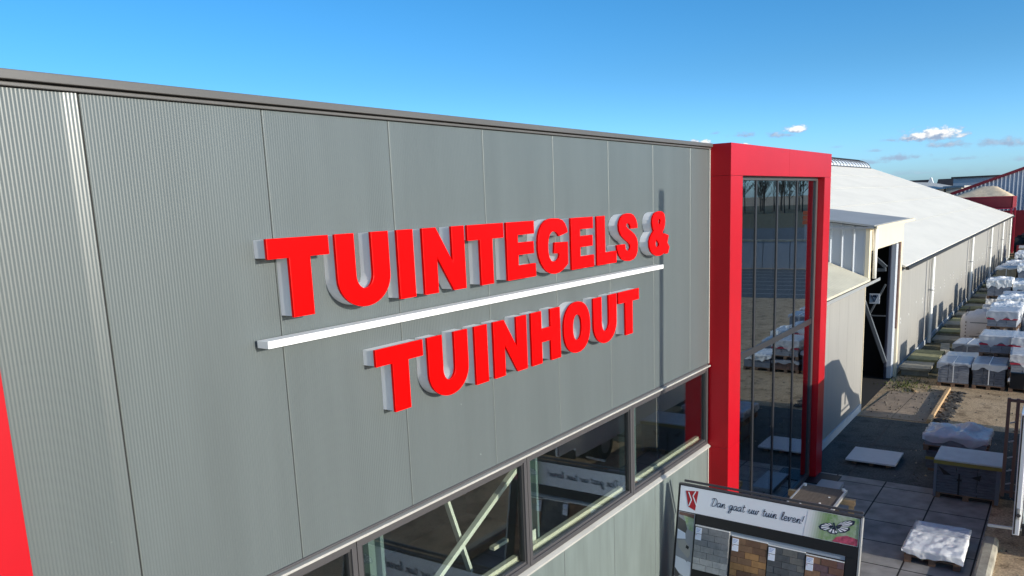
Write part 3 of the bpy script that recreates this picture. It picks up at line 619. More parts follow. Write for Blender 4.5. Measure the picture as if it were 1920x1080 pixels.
def display_board(label, X, seed):
    """tilted sample board; u runs along -Y from its wall end, v down the face, nrm towards the viewer"""
    rb = random.Random(seed)
    t = thing('display_board', label, 'display board', (X-.2, -1.4, 0), 'sample boards by the shop wall')
    O = Vector((X, -.215, 2.03)); du = Vector((-.0, -1, -.012)).normalized(); dv = Vector((-.195, 0, -.981)); nr = Vector((-.981, 0, .195))
    xf = Matrix((( -0, 0, 0, 0),)*4)
    xf = Matrix(((du.x, dv.x, nr.x, O.x), (du.y, dv.y, nr.y, O.y), (du.z, dv.z, nr.z, O.z), (0, 0, 0, 1)))
    W, H = 2.37, 1.98
    b = MB(); b.box((0, 0, -.07), (W, H, -.005), BLACK); b.box((-.015, -.02, -.07), (W+.015, 0, .012), FRAME); b.box((-.015, 0, -.07), (0, H, .012), BLACK); b.box((W, 0, -.07), (W+.02, H, .012), ALU)
    b.box((.28, .37, -.005), (W-.01, .5, .02), BLACK); b.box((W-.14, .5, -.005), (W-.01, H, .01), BLACK)
    b.box((.02, -.06, -.12), (W, -.03, -.09), FRAME); body = b.build('board_body', t, xf=xf)
    for u in (.0, W-.03): b = MB(); b.prism([(.06, -.072), (1.95, -.072), (1.95, -.55)], 'X', u, u+.03, FRAME); b.build('side_cheek', t, xf=xf)
    b = MB(); b.box((.012, .012, -.005), (W-.012, .362, .004), SIGNW); hd = b.build('header_panel', t, xf=xf)
    b = MB(); b.add([(u, v, .006) for u, v in ((.09, .075), (.275, .05), (.245, .325), (.145, .29))], [(0, 1, 2, 3)], LOGO)
    for pts in (((.133, .085), (.182, .185), (.15, .275)), ((.235, .06), (.2, .13), (.258, .25))):
        for p, q in zip(pts, pts[1:]): b.bar((*p, .0075), (*q, .0075), .014, .001, SIGNW, (0, 0, 1))
    b.build('emblem', hd, xf=xf)
    b = MB(); s = .060; wsum = sum(STROKES[c][0] for c in 'Dan gaat uw tuin leven!'); sx = 1.22/wsum; x = .47
    for c in 'Dan gaat uw tuin leven!':
        for st in STROKES[c][1]:
            pts = catmull(st, 5) if len(st) > 2 else [Vector((*p, 0)) for p in st]
            P = [(x+(p.x+p.y*.18)*sx, .215-p.y*s, .0065) for p in pts]
            for p, q in zip(P, P[1:]): b.bar(p, q, .0085, .001, INK, (0, 0, 1))
        x += STROKES[c][0]*sx
    b.build('slogan', hd, xf=xf)
    # printed garden picture with a butterfly
    b = MB(); b.add([(1.98, .015, .0055), (W-.015, .015, .0055), (W-.015, .358, .0055), (1.94, .358, .0055)], [(0, 1, 2, 3)], PGREEN)
    for q in range(8):
        key = 'printed_fade_%d' % q; f_ = (q+.5)/8; f_ = f_*f_*(3-2*f_)
        if key not in MATS: mat(key, tuple(.78*(1-f_)+c*f_ for c in (.24, .35, .17)), .5)
        ua, ub = 1.74+.03*q, 1.74+.03*(q+1); va, vb_ = 1.70+.03*q, 1.70+.03*(q+1)
        b.add([(ua, .015, .0055), (ub, .015, .0055), (vb_, .358, .0055), (va, .358, .0055)], [(0, 1, 2, 3)], MATS[key])
    b.add([(2.1, .29, .0062), (2.22, .25, .0062), (W-.02, .27, .0062), (W-.02, .355, .0062), (2.05, .355, .0062)], [(0, 1, 2, 3, 4)], PPINK); pic = b.build('printed_picture', hd, xf=xf, fixn=False)
    b = MB()
    def poly(P, z, m): b.add([(u, v, z) for u, v in P], [list(range(len(P)))], m)
    def wing(root, tips, z):
        poly([root]+tips, z, INK)
        for p, q in zip(tips, tips[1:]):
            def lp(a_, b_, f): return (a_[0]+(b_[0]-a_[0])*f, a_[1]+(b_[1]-a_[1])*f)
            p1, q1 = lp(p, q, .2), lp(p, q, .8)
            poly([lp(root, p1, .35), lp(root, p1, .86), lp(root, q1, .86), lp(root, q1, .35)], z+.0005, SIGNW)
    wing((2.08, .165), [(2.13, .105), (2.19, .07), (2.25, .05), (2.305, .05), (2.295, .095), (2.25, .13)], .0068)
    wing((2.08, .165), [(2.25, .14), (2.25, .175), (2.20, .215), (2.14, .235)], .0076)
    wing((2.06, .17), [(2.02, .13), (1.96, .14), (1.905, .17), (1.88, .205), (1.90, .235), (1.96, .245)], .0068)
    wing((2.06, .175), [(1.98, .24), (2.03, .265), (2.09, .262), (2.12, .235)], .0076)
    b.bar((2.055, .12, .0085), (2.085, .215, .0085), .018, .001, INK, (0, 0, 1))
    b.build('butterfly', pic, xf=xf, fixn=False)
    # printed garden strip down the wall side
    b = MB(); z = .002
    b.box((.01, .375, -.005), (.25, H-.02, z), GREYM)
    def pp(P, m, dz): b.add([(u, v, z+dz) for u, v in P], [list(range(len(P)))], m)
    pp([(.02, .38), (.24, .38), (.24, .44), (.02, .42)], STONE_R, .001); pp([(.08, .42), (.24, .44), (.24, .62), (.16, .6)], PGREEN, .0012)
    pp([(.015, .45), (.12, .5), (.15, .6), (.13, .68), (.015, .62)], TRIM, .002); pp([(.015, .62), (.13, .66), (.14, .74), (.015, .76)], TAGW, .0021)
    pp([(.02, .78), (.13, .76), (.22, .86), (.22, .95), (.19, 1.0), (.05, .88)], TRIML, .0022); pp([(.05, .88), (.19, 1.0), (.19, 1.06), (.05, .95)], GREYM, .0024)
    pp([(.16, .82), (.2, .84), (.19, .88), (.15, .86)], BLACK, .003)
    pp([(.015, 1.0), (.24, 1.05), (.24, 1.3), (.015, 1.2)], SIGNW, .0015); pp([(.015, 1.16), (.1, 1.25), (.05, 1.3), (.015, 1.28)], FRAME, .002)
    pp([(.03, 1.33), (.12, 1.27), (.24, 1.3), (.24, 1.42), (.03, 1.38)], PGREEN, .002); pp([(.015, 1.42), (.24, 1.46), (.24, 1.6), (.015, 1.55)], BLACK, .002)
    b.build('printed_strip', t, xf=xf, fixn=False)
    # sample panels of bricks
    sets = [(.275, .76, .52, 1.12, [(.12, .125, .13), (.17, .17, .165), (.3, .29, .27)], .028), (.79, 1.27, .56, 1.7, [(.09, .05, .03), (.2, .11, .045), (.12, .07, .04)], .014),
            (1.275, 1.75, .575, 1.7, [(.045, .05, .055), (.06, .065, .07), (.085, .085, .08)], .014), (1.755, 2.22, .59, 1.7, [(.1, .05, .035), (.15, .085, .05), (.085, .05, .055)], .014)]
    for n_, (u0, u1, v0, v1, cs, zt) in enumerate(sets):
        key = 'sample_brick_%d' % n_
        if key+'_0' not in MATS:
            for q, c in enumerate(cs): mat(key+'_%d' % q, tuple(1.75*v_ for v_ in c), .8, var=.2, vscale=14)
        b = MB(); b.box((u0, v0, -.004), (u1, v1, zt-.01), TRIML if n_ == 0 else BLACK); b.box((u0, v0-.012, -.004), (u1, v0, zt), FARWH)
        r = 0; v = v0+.004; bh = .082
        while v < v1-.02:
            u = u0+.004-(0, .095)[r % 2]; ve = min(v+bh, v1)
            while u < u1-.01:
                a, e = max(u, u0+.004), min(u+.186, u1-.004)
                fr = (v-v0)/(v1-v0)
                idx = (0 if fr < .35 else (1 if fr < .6 else 2)) if n_ == 0 else rb.choice((0, 0, 1, 2))
                if n_ == 1: idx = rb.choice((0, 2)) if fr < .12 else rb.choice((0, 1, 1, 2))
                if e > a+.01: b.box((a, v, zt-.012), (e, ve, zt+rb.uniform(0, .003)), MATS[key+'_%d' % idx])
                u += .19
            v += bh+.004; r += 1
        sp_ = b.build('sample_panel', t, xf=xf)
        b = MB(); zz = zt+.006
        for k in range(2):
            b.box((u0+.012, v0+.02+k*.088, zt), (u0+.097, v0+.10+k*.088, zz), TAGW)
        for k in range(3): b.box((u0+.022, v0+.034+k*.018, zz), (u0+.085-.012*k, v0+.041+k*.018, zz+.001), TAGB)
        b.box((u0+.02, v0+.118, zz), (u0+.03, v0+.128, zz+.001), LOGO)
        b.build('price_card', sp_, xf=xf)
    # blue-grey strip over the samples
    b = MB(); b.box((.29, .5, -.004), (W-.15, .56, .001), FARB); b.build('backing_strip', t, xf=xf)
    return t
display_board('wide sample board with white slogan header and brick samples before the red portal', 9.97, 1)
display_board('sample board seen only mirrored in the window with white braces', 6.35, 2)

# ------------------------------------------------------------------ trestle table behind the board
t = thing('trestle_table', 'brown plywood table top with aluminium edges on wooden sawhorses behind the sample board', 'table', (13.3, -1.15, 0))
b = MB(); b.box((12.0, -1.49, .76), (14.2, -.8, .79), WOODB); tp = b.build('table_top', t)
b = MB(); b.box((12.0, -1.53, .75), (14.2, -1.492, .80), ALU); b.box((12.0, -.798, .75), (14.2, -.77, .80), ALU); b.build('edge_profile', tp)
b = MB()
for x, y in ((14.12, -.82), (14.15, -1.47)): b.tube([(x, y, .79), (x, y, .83)], .03, WHITE, 10)
for x, y in ((13.2, -1.0), (13.35, -1.28), (13.7, -1.35)): b.box((x, y, .791), (x+.03, y+.03, .798), FARWH)
b.build('end_cap', tp)
for x in (12.3, 13.9):
    b = MB(); b.bar((x, -1.72, .70), (x, -.6, .70), .09, .1, WOODP)
    for y in (-1.66, -.66):
        for s in (-1, 1): b.bar((x, y, .68), (x+.22*s, y, 0), .07, .04, WOODP)
        b.bar((x-.13, y, .33), (x+.13, y, .33), .05, .03, WOODP)
    b.bar((x, -1.62, .35), (x, -1.25, .66), .04, .03, WOODP); b.build('sawhorse', t)
t = thing('roll_bundle', 'pale rolled sheet lying under the plywood table', 'roll', (13.5, -1.48, 0))
b = MB()
for r_ in (.17, .14, .11): b.tube([(12.9, -1.5, .45), (13.55, -1.5, .45)], r_, CREAM if r_ > .15 else GREYM, 20)
b.tube([(13.551, -1.5, .45), (13.552, -1.5, .45)], .1, BLACK, 20); b.box((12.9, -1.6, 0), (13.5, -1.4, .29), PALW); b.build('roll', t, smooth=False)
b = MB(); b.box((16.45, -.78, .007), (17.15, -.12, .03), BLACK); tag(b.build('door_mat', bevel=.005), 'black rubber mat lying at the foot of the curtain wall', 'mat')
b = MB(); b.box((15.5, -.95, .007), (16.6, -.5, .09), GREYM); tag(b.build('step_slab', bevel=.01), 'grey step slab between the black mat and the plywood table', 'slab')

# ------------------------------------------------------------------ kerb, slab, road plates
ORD = ['one', 'two', 'three', 'four', 'five', 'six', 'seven', 'eight', 'nine', 'ten', 'eleven', 'twelve', 'thirteen', 'fourteen', 'fifteen', 'sixteen', 'seventeen', 'eighteen', 'nineteen', 'twenty', 'twenty-one', 'twenty-two', 'twenty-three', 'twenty-four', 'twenty-five', 'twenty-six', 'twenty-seven', 'twenty-eight']
b = MB()
for y in (-.9, -2.0): b.box((17.3, y, .005), (22.3, y+.03, .008), DGREY)
b.box((19.8, -3.5, .005), (19.83, 0, .008), DGREY); tag(b.build('asphalt_joints'), kind='structure')
b = MB(); prof = [(-3.58, 0), (-3.58, .13), (-3.62, .155), (-3.74, .155), (-3.80, .12), (-3.81, 0)]
b.prism([(y, z) for y, z in prof], 'X', 6, 14.85, CONC); tag(b.build('kerb', bevel=.01), 'rounded mossy concrete kerb along the slab paving', 'kerb')
t = thing('floor_slab', 'big white slab lying flat on the dark asphalt', 'slab', (18.6, -1.15, 0))
b = MB(); b.box((18.08, -1.66, .09), (19.08, -.64, .13), SLABW); b.build('slab', t, bevel=.004)
b = MB()
for y in (-1.5, -1.15, -.8): b.box((18.2, y-.05, .005), (19.0, y+.05, .09), PALW)
b.build('bearer', t)
def plate(label, P, m, h=.02):
    b = MB(); b.prism(P, 'Z', .005, h, m); tag(b.build('road_plate', bevel=.004), label, 'road plate', 'plates laid before the doorway')
plate('brown worn plate nearest the shed corner, rough ridged surface', [(22.35, -.02), (22.4, -.80), (25.5, -.92), (25.6, -.25)], RUST)
plate('smoother brown worn plate beside the square-edged timber', [(22.4, -.82), (22.36, -1.66), (26.3, -1.68), (25.6, -.94)], RUST, .024)
b = MB(); b.bar((22.35, -1.72, .06), (26.4, -1.70, .06), .1, .1, WOODP); tag(b.build('timber', bevel=.015), 'long pale timber lying along the edge of the brown plates', 'timber')
b = MB()
for k in range(170):
    x = random.uniform(22.6, 26.3); y = -1.95+random.uniform(-.18, .12); r_ = random.uniform(.015, .06); a_ = random.uniform(0, 3); h_ = random.uniform(.015, .04)
    b.bar((x-math.cos(a_)*r_*1.8, y-math.sin(a_)*r_*1.8, h_*.5), (x+math.cos(a_)*r_*1.8, y+math.sin(a_)*r_*1.8, h_*.6), r_*1.3, h_, RUBB)
tag(b.build('rubble_strip'), 'dark strip of broken rubble beside the pale timber', 'rubble', kind='stuff')
b = MB(); b.bar((25.75, -.9, .03), (26.1, -.75, .03), .05, .05, WOODP); tag(b.build('wood_offcut'), 'short wood offcut lying by the doorway', 'offcut')
def block(label, x0, y0, x1, y1, h, m):
    b = MB(); b.box((x0, y0, h-.09), (x1, y1, h), m); b.box((x0+.1, y0+.05, 0), (x0+.3, y1-.05, h-.09), m); b.box((x1-.3, y0+.05, 0), (x1-.1, y1-.05, h-.09), m)
    tag(b.build('concrete_bench', bevel=.012), label, 'concrete slab', 'low concrete slabs along the warehouse wall')
block('low concrete slab on blocks nearest the doorway', 28.05, -.95, 29.2, -.05, .28, CONC)
block('mossy low concrete slab behind the one nearest the doorway', 29.5, -.98, 31.4, -.05, .30, CONCM)
for i in range(24):
    x = 34.6+i*1.74; b = MB(); h = .16+.05*((i*7) % 3); b.box((x, -1.08+.03*(i % 3), h-.08), (x+1.02, -.14, h), CONCM if i % 2 else CONC)
    b.box((x+.02, -1.05, 0), (x+.14, -.2, h-.08), CONC); b.box((x+.86, -1.05, 0), (x+.98, -.2, h-.08), CONC)
    tag(b.build('concrete_bench', bevel=.012), 'low %s concrete slab against the wall, beside row %s of packs' % ('mossy' if i % 2 else 'grey', ORD[i+4]), 'concrete slab', 'low concrete slabs along the warehouse wall')
b = MB(); b.bar((31.5, -.95, .12), (33.8, -.7, .12), .3, .1, CONC); tag(b.build('plank', bevel=.01), 'grey plank lying beside the warehouse wall', 'plank')

b = MB(); rg_ = random.Random(3)
for k in range(900):
    x, y = (rg_.uniform(13, 26.5), rg_.uniform(-6, -1.7)) if k < 520 else (rg_.uniform(22.4, 28), rg_.uniform(-1.7, .0))
    if 13 < x < 17.3 and y > -3.85: continue
    r_ = rg_.choice((.008, .012, .018, .03)); z = .026 if x > 22.3 and y > -1.7 else .004
    b.add([(x-r_, y-r_*.6, z), (x+r_, y-r_*.4, z), (x+r_*.2, y+r_, z), (x, y, z+r_*1.1)], [(0, 1, 3), (1, 2, 3), (2, 0, 3)], rg_.choice((RUBB, CONC, CONC, STONE_S)))
tag(b.build('grit'), 'loose grit and chips of stone scattered over the yard', 'grit', kind='stuff')
b = MB(); WEED = mat('weeds', (.10, .12, .03), .9, var=.4, vscale=12)
for k in range(700):
    x = rg_.gauss(26.6, .55); y = rg_.gauss(-.55, .28)
    if k > 420: x = rg_.uniform(28, 60); y = rg_.gauss(-1.15, .06)
    h = rg_.uniform(.02, .09); a_ = rg_.uniform(0, 6.28); dx, dy = math.cos(a_)*.02, math.sin(a_)*.02
    b.add([(x-dx, y-dy, .003), (x+dx, y+dy, .003), (x+rg_.uniform(-.05, .05), y+rg_.uniform(-.05, .05), h)], [(0, 1, 2)], WEED)
tag(b.build('weeds', fixn=False), 'low weeds and moss growing by the doorway and wall foot', 'weeds', kind='stuff')

# ------------------------------------------------------------------ packs of stone
def cover(wd, dp, h, drape, mtl, seed, n=30, amp=.035, bulge=.0, rough=8.0):
    """crumpled film drawn over the top and down the sides"""
    b = MB(); hx, hy = dp/2, wd/2; vs = []
    for i in range(n+1):
        for j in range(n+1):
            s = -1+2*i/n; q = -1+2*j/n
            x = s*(hx+drape); y = q*(hy+drape); z = h
            dn = 0
            if abs(x) > hx: dn = max(dn, abs(x)-hx); x = math.copysign(hx+.012, x)
            if abs(y) > hy: dn = max(dn, abs(y)-hy); y = math.copysign(hy+.012, y)
            nv = noise.noise_vector(Vector((x*rough, y*rough, dn*rough+seed*7.3)))
            nl = noise.noise_vector(Vector((x*2.3, y*2.3, seed*3.1+dn)))
            ed = 1 if dn == 0 else .7
            rg = noise.noise(Vector((x*3.1+seed, y*3.1, seed*1.7)))
            z = h+.012-dn*(1+.35*nv.x)*(1+.9*rg)+ed*(amp*(abs(nv.z)+.15)+bulge*max(0, nl.z)*(1-s*s)*(1-q*q)*3)
            if dn: x += math.copysign(.02+amp*.6*nv.x, x)*(abs(x) > hx); y += math.copysign(.02+amp*.6*nv.y, y)*(abs(y) > hy)
            vs.append((x, y, z))
    b.add(vs, [(i*(n+1)+j, (i+1)*(n+1)+j, (i+1)*(n+1)+j+1, i*(n+1)+j+1) for i in range(n) for j in range(n)], mtl); return b
def stones(wd, dp, z0, z1, m, lay, seed, jit=.006):
    b = MB(); r_ = random.Random(seed); n = max(1, round((z1-z0)/lay)); lh = (z1-z0)/n
    for k in range(n):
        cols = 3
        for c in range(cols):
            y0 = -wd/2+wd*c/cols; y1 = y0+wd/cols; j = r_.uniform(-jit, jit); jx = r_.uniform(-jit, jit)
            b.box((-dp/2+jx, y0+.003+j, z0+k*lh+.002), (dp/2+jx, y1-.003+j, z0+(k+1)*lh-.003), m)
    return b
def pallet(wd, dp):
    b = MB()
    for y in (-wd/2+.06, 0, wd/2-.06):
        for x in (-dp/2+.08, 0, dp/2-.08): b.box((x-.07, y-.05, .022), (x+.07, y+.05, .095), PALW)
        b.box((-dp/2, y-.05, .0), (dp/2, y+.05, .022), PALW)
    for k in range(6): x = -dp/2+.07+k*(dp-.14)/5; b.box((x-.055, -wd/2, .095), (x+.055, wd/2, .118), PALW)
    return b
def strap(wd, dp, z0, z1, m):
    b = MB(); e = .014
    b.box((-dp/2-e, -.012, z0), (-dp/2-e+.004, .012, z1), m); b.box((-dp/2-e, -.012, z1), (dp/2+e, .012, z1+.004), m); return b
def make_pack(wd, dp, h, smat, fmat, drape, seed, amp=.03, bulge=0, band=None, lay=.075, strapm=None):
    t = thing('paver_pack', 'x', 'stone pack', (0, 0, 0))
    pallet(wd, dp).build('pallet', t); stones(wd-.04, dp-.04, .12, h, smat, lay, seed).build('stone_stack', t)
    cover(wd-.02, dp-.02, h, drape, fmat, seed, amp=amp, bulge=bulge).build('film_cover', t, smooth=False)
    if band: b = MB(); b.box((-dp/2-.004, -wd/2-.004, h*.55), (-dp/2+.02, wd/2+.004, h*.63), band); b.build('printed_band', t)
    if strapm: strap(wd, dp, .15, h+.02, strapm).build('strap', t)
    return t
PR = [make_pack(.86, 1.2, .74, STONE_B, FILMB, .13, 1, amp=.008, strapm=FARWH), make_pack(.92, 1.25, .66, STONE_B, FILM, .26, 2, amp=.014, band=PINK),
      make_pack(.86, 1.2, .78, STONE_D, FILMB, .2, 3, amp=.008, strapm=FARWH), make_pack(.95, 1.25, .55, STONE_B, FILMW, .2, 4, amp=.03, bulge=.03),
      make_pack(.9, 1.2, .95, STONE_D, FILM, .34, 5, amp=.02, bulge=.02), make_pack(.9, 1.25, .42, STONE_R, FILMB, .1, 6, amp=.015),
      make_pack(.95, 1.25, .82, STONE_B, FILMW, .32, 7, amp=.045, bulge=.07), make_pack(.92, 1.2, .7, STONE_S, FILM, .12, 8, amp=.015, strapm=FARWH),
      make_pack(.88, 1.2, 1.08, STONE_R, FILM, .5, 9, amp=.02, band=PINK)]
PH = [.74, .66, .78, .55, .95, .42, .82, .7, 1.08]
DESC = ['white-strapped blue-grey paver pack', 'red-banded blue-grey paver pack', 'white-strapped charcoal paver pack', 'blue-grey paver pack under white film', 'tall charcoal paver pack', 'low brown paver pack', 'blue-grey pack under billowing white film', 'sand-coloured paver pack', 'tall brown paver pack']
used = set()
def put(k, x, y, z, rot, label):
    if k in used: o = copy_tree(PR[k])
    else: o = PR[k]; used.add(k)
    o.location = (x, y, z); o.rotation_euler = (0, 0, rot)
    tag(o, label, 'stone pack', 'wrapped stone packs in the yard'); return o
rp = random.Random(11)
COLY = [-1.73, -2.66, -3.62, -4.6, -5.6]
CN = ['first from wall', 'second from wall', 'third from wall', 'fourth from wall', 'fifth from wall']
for r_ in range(28):
    x = 27.55+r_*1.74
    for c in range(5 if r_ > 8 else 4):
        if r_ in (3, 4, 5) and c in (0, 2): continue           # room for the big white bags
        if r_ == 0: k = (0, 2, 5, 3)[c]
        elif r_ == 1: k = (3, 1, 1, 0)[c]
        else: k = rp.choice((0, 1, 1, 2, 3, 6, 4, 6, 3, 5, 7, 8))
        xx = x+(rp.uniform(-.12, .12) if r_ else 0); yy = COLY[c]+(rp.uniform(-.06, .06) if r_ else 0)
        pos = 'row %s past doorway, %s' % (ORD[r_], CN[c])
        put(k, xx, yy, 0, R(rp.uniform(-5, 5)) if r_ else 0, '%s on the ground, %s' % (DESC[k], pos))
        up_ = (r_ == 1 and c == 1) or (r_ == 0 and c == 2) or (r_ == 1 and c == 2) or (r_ > 2 and c > 0 and rp.random() < .78) or (r_ > 8 and rp.random() < .45)
        if up_:
            k2 = 1 if r_ < 2 else rp.choice((0, 1, 1, 3, 6, 6, 7))
            put(k2, xx+rp.uniform(-.05, .05), yy+rp.uniform(-.05, .05), PH[k]+.045, R(rp.uniform(-3, 3)), '%s stacked on top, %s' % (DESC[k2], pos))
# the wrapped pack with lettering
t = thing('lettered_pack', 'wrapped grey pack with dark lettering on its front, behind the big white bag', 'stone pack', (38.3, -2.75, .8), 'wrapped stone packs in the yard')
b = stones(.95, 1.0, 0, .62, STONE_B, .08, 33)
for i, v in enumerate(b.v): b.v[i] = (v[0]+38.3, v[1]-2.75, v[2]+.8)
b.build('stone_stack', t)
cv_ = cover(1.0, 1.05, .62, .5, FILM, 9, amp=.02)
cv_.v = [(v[0]+38.3, v[1]-2.75, v[2]+.8) for v in cv_.v]; cv_.build('film_cover', t, smooth=True)
fc = bpy.data.curves.new('lettering', 'FONT'); fc.body = 'OSAUM'; fc.size = .2; fc.extrude = .004; fc.offset = .006; fc.align_x = 'CENTER'
fo = bpy.data.objects.new('lettering_source', fc); col.objects.link(fo)
dg = bpy.context.evaluated_depsgraph_get(); dg.update(); me = bpy.data.meshes.new_from_object(fo.evaluated_get(dg)); bpy.data.objects.remove(fo)
for v in me.vertices: x, y, z = v.co; v.co = (-.605-z, -x, .34+y)
me.name = 'lettering'; me.materials.clear(); me.materials.append(INK); lo = bpy.data.objects.new('lettering', me); col.objects.link(lo); lo.parent = t

# big woven bags
def big_bag(label, x, y, rot):
    t = thing('big_bag', label, 'big bag', (x, y, 0), 'big white bags in the yard'); b = MB(); n = 28; m_ = 12; vs = []
    for k in range(m_+1):
        f = k/m_; z = 1.22*f; rx = .60+.06*math.sin(f*math.pi)-(.10 if k == m_ else 0)
        for j in range(n):
            a = 2*math.pi*j/n; c, s = math.cos(a), math.sin(a); e = .42
            px = rx*math.copysign(abs(c)**e, c); py = rx*math.copysign(abs(s)**e, s)
            nv = noise.noise_vector(Vector((px*2.4+x, py*2.4, z*2.4))); vs.append((px+nv.x*.05+x, py+nv.y*.05+y, z+(nv.z*.10 if f > .6 else 0)))
    fs = [(k*n+j, k*n+(j+1) % n, (k+1)*n+(j+1) % n, (k+1)*n+j) for k in range(m_) for j in range(n)]
    c0 = len(vs)
    for q, rr_ in enumerate((.75, .5, .25)):
        for j in range(n):
            v = vs[m_*n+j]; nv = noise.noise(Vector((v[0]*3*rr_, v[1]*3, q))); vs.append((x+(v[0]-x)*rr_, y+(v[1]-y)*rr_, 1.2+.10*(q)*.6+nv*.12))
    rows = [m_*n, c0, c0+n, c0+2*n]
    for a_, b_ in zip(rows, rows[1:]): fs += [(a_+j, a_+(j+1) % n, b_+(j+1) % n, b_+j) for j in range(n)]
    fs.append([c0+2*n+j for j in range(n)]); b.add(vs, fs, BAGW); b.build('bag_body', t, smooth=True)
    for sx, sy in ((-1, -1), (-1, 1), (1, -1), (1, 1)):
        b = MB(); px, py = x+sx*.5, y+sy*.46
        pts = catmull([(px, py, .55), (px, py, 1.1), (px-.06*sx, py, 1.32), (px-.2*sx, py-.05*sy, 1.36), (px-.3*sx, py-.02, 1.15)], 4)
        for p, q in zip(pts, pts[1:]): b.bar(p, q, .06, .012, BLACK, (0, 1, 0))
        b.build('lifting_loop', t)
    b = MB()
    for k in range(6): b.box((x-.66, y+.42, .25+k*.13), (x-.60, y+.45, .30+k*.13), STONE_R); b.box((x-.655, y-.35, .25+k*.13), (x-.60, y+.30, .275+k*.13), TRIM)
    b.build('printing', t)
big_bag('slumped white woven bag with black loops standing close to the wall side', 35.0, -1.72, 0)
big_bag('white woven bag with black loops at the right edge of the yard', 35.2, -3.66, 0)

# foreground packs
t = thing('film_topped_pack', 'large dark paver pack with pale cover sheet and yellow edge strip', 'stone pack', (17.25, -3.11, 0))
b = MB(); sb_ = stones(1.06, .86, .10, .765, STONE_D, .055, 21); b.v = [(v[0]+17.25, v[1]-3.11, v[2]) for v in sb_.v]; b.f = sb_.f; b.m = sb_.m; b.mats = sb_.mats; b.build('stone_stack', t)
pb = pallet(1.1, .9); pb.v = [(v[0]+17.25, v[1]-3.11, v[2]) for v in pb.v]; pb.build('pallet', t)
b = MB(); b.box((16.79, -3.68, .765), (17.71, -2.54, .80), CARD); b.build('cover_sheet', t, bevel=.01)
b = MB(); b.box((16.785, -3.683, .70), (16.80, -2.537, .764), YEL); b.box((16.80, -3.683, .70), (17.7, -3.67, .764), YEL); b.build('edge_strip', t)
b = MB()
b.add([(16.795, -2.62, .66), (16.795, -2.85, .50), (16.795, -2.72, .49)], [(0, 1, 2)], BLACK); b.add([(16.795, -3.35, .57), (16.795, -3.18, .50), (16.795, -3.33, .45)], [(0, 1, 2)], BLACK)
b.box((16.792, -3.0, .12), (16.797, -2.97, .55), BLACK); b.box((16.79, -3.03, .40), (16.797, -2.95, .44), BLACK); b.build('wrap_print', t)
for y0_, y1_ in ((-3.655, -3.59), (-2.60, -2.55)): b = MB(); b.box((16.785, y0_, .03), (16.80, y1_, .70), WRAPD); b.build('wrap_edge', t)

t = thing('double_stack_pack', 'grey slabs under crumpled clear foil on a pallet', 'stone pack', (18.95, -2.72, .46))
def shifted(b, dx, dy, dz): b.v = [(v[0]+dx, v[1]+dy, v[2]+dz) for v in b.v]; return b
shifted(pallet(1.2, 1.1), 18.95, -2.72, .46).build('pallet', t); shifted(stones(1.14, 1.06, .118, .33, STONE_B, .06, 22), 18.95, -2.72, .46).build('stone_stack', t)
shifted(cover(1.16, 1.08, .33, .12, FOIL, 12, n=48, amp=.04, bulge=.12, rough=7), 18.95, -2.72, .46).build('foil_cover', t, smooth=True)
t = thing('lower_pack', 'charcoal pack with yellow strip carrying the foil covered slabs', 'stone pack', (18.95, -2.72, 0))
shifted(stones(1.06, 1.0, .06, .455, STONE_D, .06, 23), 18.95, -2.72, 0).build('stone_stack', t)
b = MB(); b.box((18.44, -3.26, .25), (18.455, -2.18, .31), YEL); b.build('edge_strip', t)
b = MB(); b.box((18.45, -3.2, .0), (19.45, -2.24, .06), PALW); b.build('pallet', t)
t = thing('low_film_pallet', 'low pallet of thin slabs under bright white crumpled film by the kerb', 'stone pack', (14.05, -3.0, 0))
shifted(pallet(.82, 1.15), 14.05, -2.98, .007).build('pallet', t); shifted(stones(.78, 1.1, .12, .23, STONE_B, .03, 24, .015), 14.05, -2.98, .007).build('stone_stack', t)
shifted(cover(.82, .78, .24, .09, FILMW, 14, n=44, amp=.022, rough=6), 13.86, -2.98, .007).build('white_film', t, smooth=True)
shifted(cover(.80, .5, .235, .08, FOIL, 15, n=30, amp=.025, rough=5), 14.5, -2.98, .007).build('clear_film', t, smooth=True)

# ------------------------------------------------------------------ van with side rack and open rear door
van = thing('delivery_van', 'white van with brown side rack and open rear door at the right edge', 'van', (18, -5, 0))
VY0, VY1 = -4.12, -6.1
prof = [(14.5, .45), (14.5, 2.7), (14.65, 2.84), (17, 2.93), (19.2, 2.96), (19.9, 2.86), (20.6, 2.4), (21.2, 1.9), (21.65, 1.66), (22.3, 1.46), (22.52, 1.18), (22.56, .5), (22.3, .38)]
hole = [(20.1, 1.32), (20.15, 2.32), (20.5, 2.32), (21.1, 1.78), (21.3, 1.32)]
curve_mesh([prof, hole], VY0-.05, VY0, VANW, 'side_panel', van); curve_mesh([prof, hole], VY1, VY1+.05, VANW, 'side_panel', van)
b = MB(); P = prof+[prof[0]]
for i in range(1, len(prof)-1):
    (x0, z0), (x1, z1) = P[i], P[i+1]; b.add([(x0, VY0-.05, z0), (x1, VY0-.05, z1), (x1, VY1+.05, z1), (x0, VY1+.05, z0)], [(0, 1, 2, 3)], BLACK if i in (5, 6) else VANW)
b.box((14.5, VY1+.05, .4), (22.4, VY0-.05, .47), BLACK); b.build('roof_and_front', van, fixn=False)
b = MB(); b.box((20.28, VY0-.03, 1.43), (21.35, VY0-.02, 1.47), BLACK); b.build('window_seal', van)
